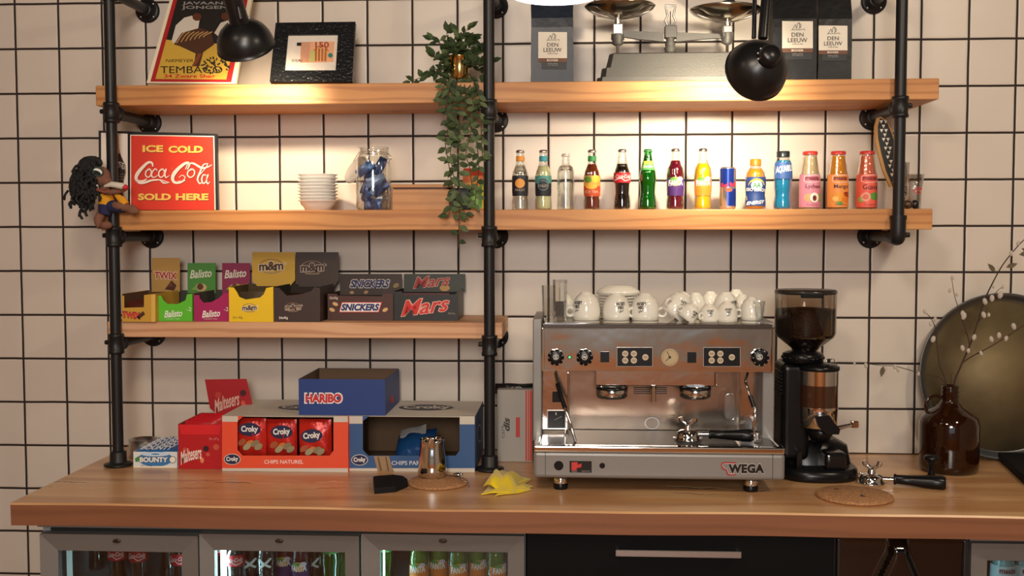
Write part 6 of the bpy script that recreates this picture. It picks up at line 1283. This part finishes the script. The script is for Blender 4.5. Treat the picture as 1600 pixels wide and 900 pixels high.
ck = [(1504, 490), (1506, 494, 1.2), (1539, 471, 1.1), (1550, 466, 1.1), (1563, 461, 1.2), (1537, 492, 1.1), (1545, 492, .7), (1522, 527), (1504, 544), (1513, 548, .8), (1458, 530, 1.1), (1445, 487, .8), (1454, 506, .8), (1461, 499, .8), (1549, 530), (1561, 524), (1572, 529, .9), (1584, 510, 1.1), (1488, 434, .8), (1484, 454, .8), (1495, 460, .7), (1580, 396, .9), (1591, 380, .8), (1533, 552, .8), (1398, 573, .8), (1382, 577, .9), (1353, 571, .9), (1335, 568, .6), (1420, 574, .7), (1403, 578, .8), (1435, 584, .7), (1567, 448, .7), (1552, 448, .6)]
for i, q in enumerate(ck):
    k = q[2] if len(q) > 2 else 1; b = MB(); b.ball(W(q[0], q[1], -.022), .0085*k, CK, 10, (.75, .75, 1.15), RY(.3*math.sin(i*2.1))); b.build('catkin', t)
b = MB()
for a, b_, dx, dz in ((1555, 425, -.018, .02), (1572, 418, .03, .012), (1592, 398, .03, .005), (1380, 572, -.004, -.025), (1596, 388, .02, -.01)): leaf(b, W(a, b_, -.03), (dx, -.2*abs(dx), dz), (0, -1, .2), .028, .012, C('#5a4f38', .7))
b.build('dry_leaves', t)
R = .2665; cxp = P(1563, 586, y=-.04); zc = ZT+R+.001; tl = .10
t = thing('bronze_tray', 'large round bronze metal tray leaning on the tiles behind the jug', 'tray', (cxp.x, -.06, ZT)); M = RX(PI/2-tl)
BRZ = mat('bronze_metal', sr('#80704f'), .6, .5, bump=(30, .15, .002), var=(5, sr('#6e5e42')))
pc = (cxp.x, -.050, ZT+R*math.cos(tl)+.003); b = MB(); b.lathe([(.001, -.004), (R*.90, -.004), (R*.91, .0), (.001, .0)], BRZ, 96, pc, M); b.build('tray_plate', t)
b = MB(); b.open_lathe([(R*.905, -.004), (R*.935, -.002), (R*.97, .012), (R*.992, .018), (R, .021), (R*.992, .023), (R*.965, .017), (R*.93, .004), (R*.905, .001)], mat('tray_rim_metal', sr('#6f7274'), .33, .85, bump=(30, .15, .002)), 96, pc, M); b.build('raised_rim', t)
b = MB(); lo = [P(a, c_, z=ZT) for a, c_ in ((1553, 714), (1602, 760), (1700, 778), (1700, 716))]; b.add([(p.x, p.y, ZT+.0006) for p in lo]+[(p.x, p.y, ZT+.026) for p in lo], [(3, 2, 1, 0), (4, 5, 6, 7), (0, 1, 5, 4), (1, 2, 6, 5), (2, 3, 7, 6), (3, 0, 4, 7)], BMATT)
tag(b.build('tamping_mat', loc=(lo[0].x, lo[0].y, ZT), bevel=.006), 'flat black rubber block at the right edge of the worktop', 'mat')

# ---------------------------------------------------------------- coolers and drawers under the worktop
yF = -.735; ZU = ZT-.064; ALU = mat('cooler_aluminium', (.22, .205, .19), .45, .25)
FX = lambda px, y=yF: P(px, 850, y=y).x; FZ = lambda py, y=yF, px=440: P(px, py, y=y).z
def cooler(name, label, px0, px1, doors, zrow_t, xend=None):
    x0, x1 = FX(px0), (xend or FX(px1)); t = thing(name, label, 'cooler', ((x0+x1)/2, -.4, 0), 'bottle coolers under the worktop'); zt = ZU-.001
    b = MB(); D = C('#16191a', .6); DI = C('#8a9296', .5)
    b.box(x0, x1, -.70, -.02, zt-.02, zt, ALU); b.box(x0, x0+.02, -.70, -.02, .08, zt-.02, DI); b.box(x1-.02, x1, -.70, -.02, .08, zt-.02, DI); b.box(x0+.02, x1-.02, -.04, -.02, .08, zt-.02, D); b.box(x0, x1, -.68, -.02, .001, .08, D)
    b.box(x0, x1, yF+.003, -.70, zt-.011, zt, ALU); b.box(x0+.02, x1-.02, -.66, -.04, .610, .617, DI)
    zd = P((px0+px1)/2, zrow_t, y=yF).z; b.box(x0+.001, x1-.001, -.695, -.690, zd-.012, zt-.012, D)
    b.build('cabinet', t)
    for k, (d0, d1, w0, w1, lk) in enumerate(doors):
        a0, a1 = FX(d0), FX(d1); b0, b1 = FX(w0, yF+.012), FX(w1, yF+.012); z1 = P((d0+d1)/2, zrow_t, y=yF).z; z0 = .10; wz1 = P((w0+w1)/2, 861.5 if zrow_t < 845 else 877.5, y=yF+.012).z; wz0 = z0+.05
        b = MB(); o_ = [(a0, yF, z0), (a1, yF, z0), (a1, yF, z1), (a0, yF, z1)]; i_ = [(b0, yF+.012, wz0), (b1, yF+.012, wz0), (b1, yF+.012, wz1), (b0, yF+.012, wz1)]; i2 = [(x_, yF+.034, z_) for x_, _, z_ in i_]; o2 = [(x_, yF+.034, z_) for x_, _, z_ in o_]
        b.add(o_+i_+i2+o2, [(j, (j+1) % 4, 4+(j+1) % 4, 4+j) for j in range(4)]+[(4+j, 4+(j+1) % 4, 8+(j+1) % 4, 8+j) for j in range(4)]+[(12+j, 12+(j+1) % 4, (j+1) % 4, j) for j in range(4)]+[(8+j, 8+(j+1) % 4, 12+(j+1) % 4, 12+j) for j in range(4)], ALU)
        dr = b.build('door', t)
        b = MB(); b.box(b0, b1, yF+.020, yF+.024, wz0, wz1, glass_thin('cooler_pane', (.80, .84, .84), .10)); b.build('glass_pane', dr)
        if lk:
            b = MB(); c = P(lk, 845.5, y=yF-.001); b.lathe([(.011, 0), (.0105, .003), (.007, .0035), (.001, .003)], mat('old_brass', (.09, .07, .045), .4, .9), 24, (c.x, yF+.001, c.z), RX(PI/2) @ Matrix.Diagonal((1, .5, 1))); b.box(c.x-.001, c.x+.001, yF-.004, yF-.0025, c.z-.002, c.z+.003, C('#1a1410')); b.build('lock', dr)
        if k > 0 or zrow_t > 845 or True:
            e = {0: .22, 1: 40.0, 2: 26.0}[k] if zrow_t < 845 else 3.0
            b = MB(); b.box(b0+.001, b0+(.013 if k < 2 else .004), -.675, -.665, .12, z1-.03, mat('cooler_led_%d' % (k if zrow_t < 845 else 3), (.8, 1, 1), .4, emit=e, ecol=(.55, .95, 1))); b.build('light_strip', t)
    return t
cooler('bottle_cooler', 'long grey three door bottle cooler under the left half of the worktop', 58, 820, [(62, 309, 90, 284, 182), (311.5, 561, 335, 539, 436), (565, 819, 593, 793.5, 692)], 836)
cooler('bottle_cooler', 'grey glass door cooler at the right edge, cut off by the frame', 1516, 1640, [(1518, 1800, 1543, 1775, None)], 851, FX(1802))
def src(px): return next(o for o in COL.objects if o.get('category') == 'bottle' and abs(o.location.x-P(px, 300, y=YBt).x) < .002 and o.parent is None)
COLA, SPR, CAS, ORA, JUI = src(972), src(1012), src(1055), src(1098), src(1265)
zsh = .618
def put(s_, px, y, label, grp, z=zsh, yaw=0):
    return copy_g(s_, (P(px, 885, y=y).x, y, z), label, grp, yaw)
def copy_g(s_, loc, label, grp, yaw):
    o = copy_tree(s_, loc, label, yaw); o['group'] = grp; return o
sc1 = 'bottles behind the left cooler door'; sc2 = 'bottles behind the middle cooler door'; sc3 = 'bottles behind the third cooler door'
def scale_all(o, k):
    o.scale = (k, k, k)
for i, (px, y, s_, lb) in enumerate(((184, -.61, COLA, 'dark cola bottle, left one behind the left cooler door'), (217, -.62, COLA, 'dark cola bottle with red label, second behind the left cooler door'), (262, -.50, COLA, 'dark cola bottle standing deeper behind the left cooler door'), (281, -.645, COLA, 'dark cola bottle at the right edge behind the left cooler door'), (150, -.45, COLA, 'barely visible cola bottle far back at the left of the left door'))):
    scale_all(put(s_, px, y, lb, sc1), 1.0)
lab2 = ['cola bottle with red label, leftmost behind the middle cooler door', 'dark bottle right of the cola bottle behind the middle door', 'dark bottle with tilted label behind the middle cooler door', 'purple labelled soda bottle, left of two, behind the middle door', 'purple labelled soda bottle, right of two, behind the middle door', 'dark bottle left of the green labelled one behind the middle door', 'green labelled bottle near the right side of the middle door', 'green bottle at the right edge behind the middle cooler door', 'small dark bottle deep behind the middle door near the cola bottle', 'dark bottle deep behind the middle door in its centre']
for i, (px, y, s_) in enumerate(((368, -.645, COLA), (395, -.60, CAS), (418, -.645, CAS), (446, -.60, CAS), (471, -.645, CAS), (492, -.59, CAS), (516, -.645, SPR), (538, -.60, SPR), (354, -.55, COLA), (432, -.52, COLA))):
    o = put(s_, px, y, lab2[i], sc2, yaw=0)
    if i in (1, 2, 5):                      # dark bottles with a white cross mark instead of the purple label
        for ch in list(o.children):
            if ch.name.startswith('label'): bpy.data.objects.remove(ch)
            elif ch.name.startswith('drink'): ch.data = ch.data.copy(); ch.data.materials[0] = liq('dark', '#120a10')
        f = cyl(o.location.x, y, .0262); b = MB(); cx = px; w_ = C('#e4ecec')
        b.stroke([(cx-9, 870), (cx-2, 876), (cx+8, 882)], (4, 3), f, w_, .003); b.stroke([(cx+8, 868), (cx+1, 876), (cx-8, 883)], (3, 4), f, w_, .0034); b.build('label', o)
FL = copy_g(ORA, (P(655, 885, y=-.635).x, -.635, zsh), 'yellow green lemon soda bottle, second behind the third cooler door', sc3, 0); scale_all(FL, 1.0)
GLQ = liq('lemongreen', '#7a9a1c', .15)
for ch in FL.children:
    if ch.name.startswith('drink'): ch.data = ch.data.copy(); ch.data.materials[0] = GLQ
    if ch.name.startswith('glass_body'): ch.data = ch.data.copy(); ch.data.materials[0] = glass_thin('bottle_glass_pale_green', (.72, .9, .55), .2)
for i, px in enumerate((686, 716, 745, 775)):
    o = copy_g(FL, (P(px, 885, y=-.60-.035*(i % 2)).x, -.60-.035*(i % 2), zsh), 'yellow green lemon soda bottle, %s behind the third cooler door' % ('third', 'fourth', 'fifth', 'rightmost')[i], sc3, .2*i); o.scale = FL.scale
scale_all(put(SPR, 601, -.62, 'green bottle with lime label, leftmost behind the third cooler door', sc3), 1.0)
for i, (px, lb) in enumerate(((1567, 'purple capped bottle, left one in the right edge cooler'), (1603, 'purple capped bottle, right one in the right edge cooler'))):
    o = copy_g(JUI, (P(px, 890, y=-.62).x, -.62, .619), lb, 'purple capped bottles in the right cooler', 0); scale_all(o, 1.05)
    for ch in o.children:
        if ch.name.startswith('screw_cap'): ch.data = ch.data.copy(); ch.data.materials[0] = C('#5a2440', .4)
        if ch.name.startswith('drink'): ch.data = ch.data.copy(); ch.data.materials[0] = liq('milk', '#9cc8d0')
        if ch.name.startswith('label'): ch.data = ch.data.copy(); ch.data.materials[0] = C('#b8d0d8')
# black drawer unit
x0, x1 = FX(822.5), FX(1303); t = thing('drawer_unit', 'black drawer unit with long steel bar handle under the coffee machine', 'drawer unit', ((x0+x1)/2, -.4, 0)); BD = mat('black_laminate', (.004, .004, .0045), .6, spec=.12)
MB().box(x0, x1, -.72, -.02, .001, ZU-.001, BD).build('cabinet', t)
for z0, z1 in ((.52, ZU-.006), (.10, .515)):
    d = MB().box(x0+.002, x1-.002, yF-.004, -.721, z0, z1, BD, .001, 1).build('drawer', t)
    b = MB(); zh = P(1060, 865.5, y=-.775).z if z0 > .5 else .42; hx0, hx1 = P(961.5, 866, y=-.775).x, P(1158.5, 866, y=-.775).x
    b.box(hx0, hx1, -.779, -.771, zh-.009, zh+.009, BRUSH, .0015, 1)
    for xx in (hx0+.006, hx1-.006): b.box(xx-.004, xx+.004, -.771, yF-.004, zh-.004, zh+.006, BRUSH)
    b.build('bar_handle', d)
# steel dishwasher front
x0, x1 = FX(1305), FX(1511); t = thing('glass_washer', 'dark shiny steel fronted appliance between drawer unit and right cooler', 'dishwasher', ((x0+x1)/2, -.4, 0))
MB().box(x0, x1, -.72, -.02, .001, ZU-.001, mat('dark_steel', (.09, .09, .095), .3, .9)).build('cabinet', t)
b = MB(); nx_, nz_ = 90, 60; vs = []; zt, zb = ZU-.008, .12
for j in range(nz_+1):
    for i in range(nx_+1):
        u, v = i/nx_, j/nz_; x = x0+.004+(x1-x0-.008)*u; z = zt+(zb-zt)*v
        hw = .085+.95*max(0, v-.05); q = max(0, min(1, (hw-abs(u-.47))/.05)); q = q*q*(3-2*q)
        d = .030*q*min(1, v/.03) + .003*math.exp(-((v-.02)/.03)**2)
        vs.append((x, yF-.002-d, z))
b.add(vs, [(j*(nx_+1)+i, (j+1)*(nx_+1)+i, (j+1)*(nx_+1)+i+1, j*(nx_+1)+i+1) for j in range(nz_) for i in range(nx_)], mat('mirror_dark_steel', (.10, .105, .115), .12, 1), True)
b.box(x0+.004, x1-.004, yF, -.721, zb, zt, mat('dark_steel')); dr = b.build('door', t)
for xx in (x0+.003, x1-.012): MB().box(xx, xx+.009, yF-.012, -.721, zb, zt, mat('dark_steel'), .003).build('side_trim', dr)
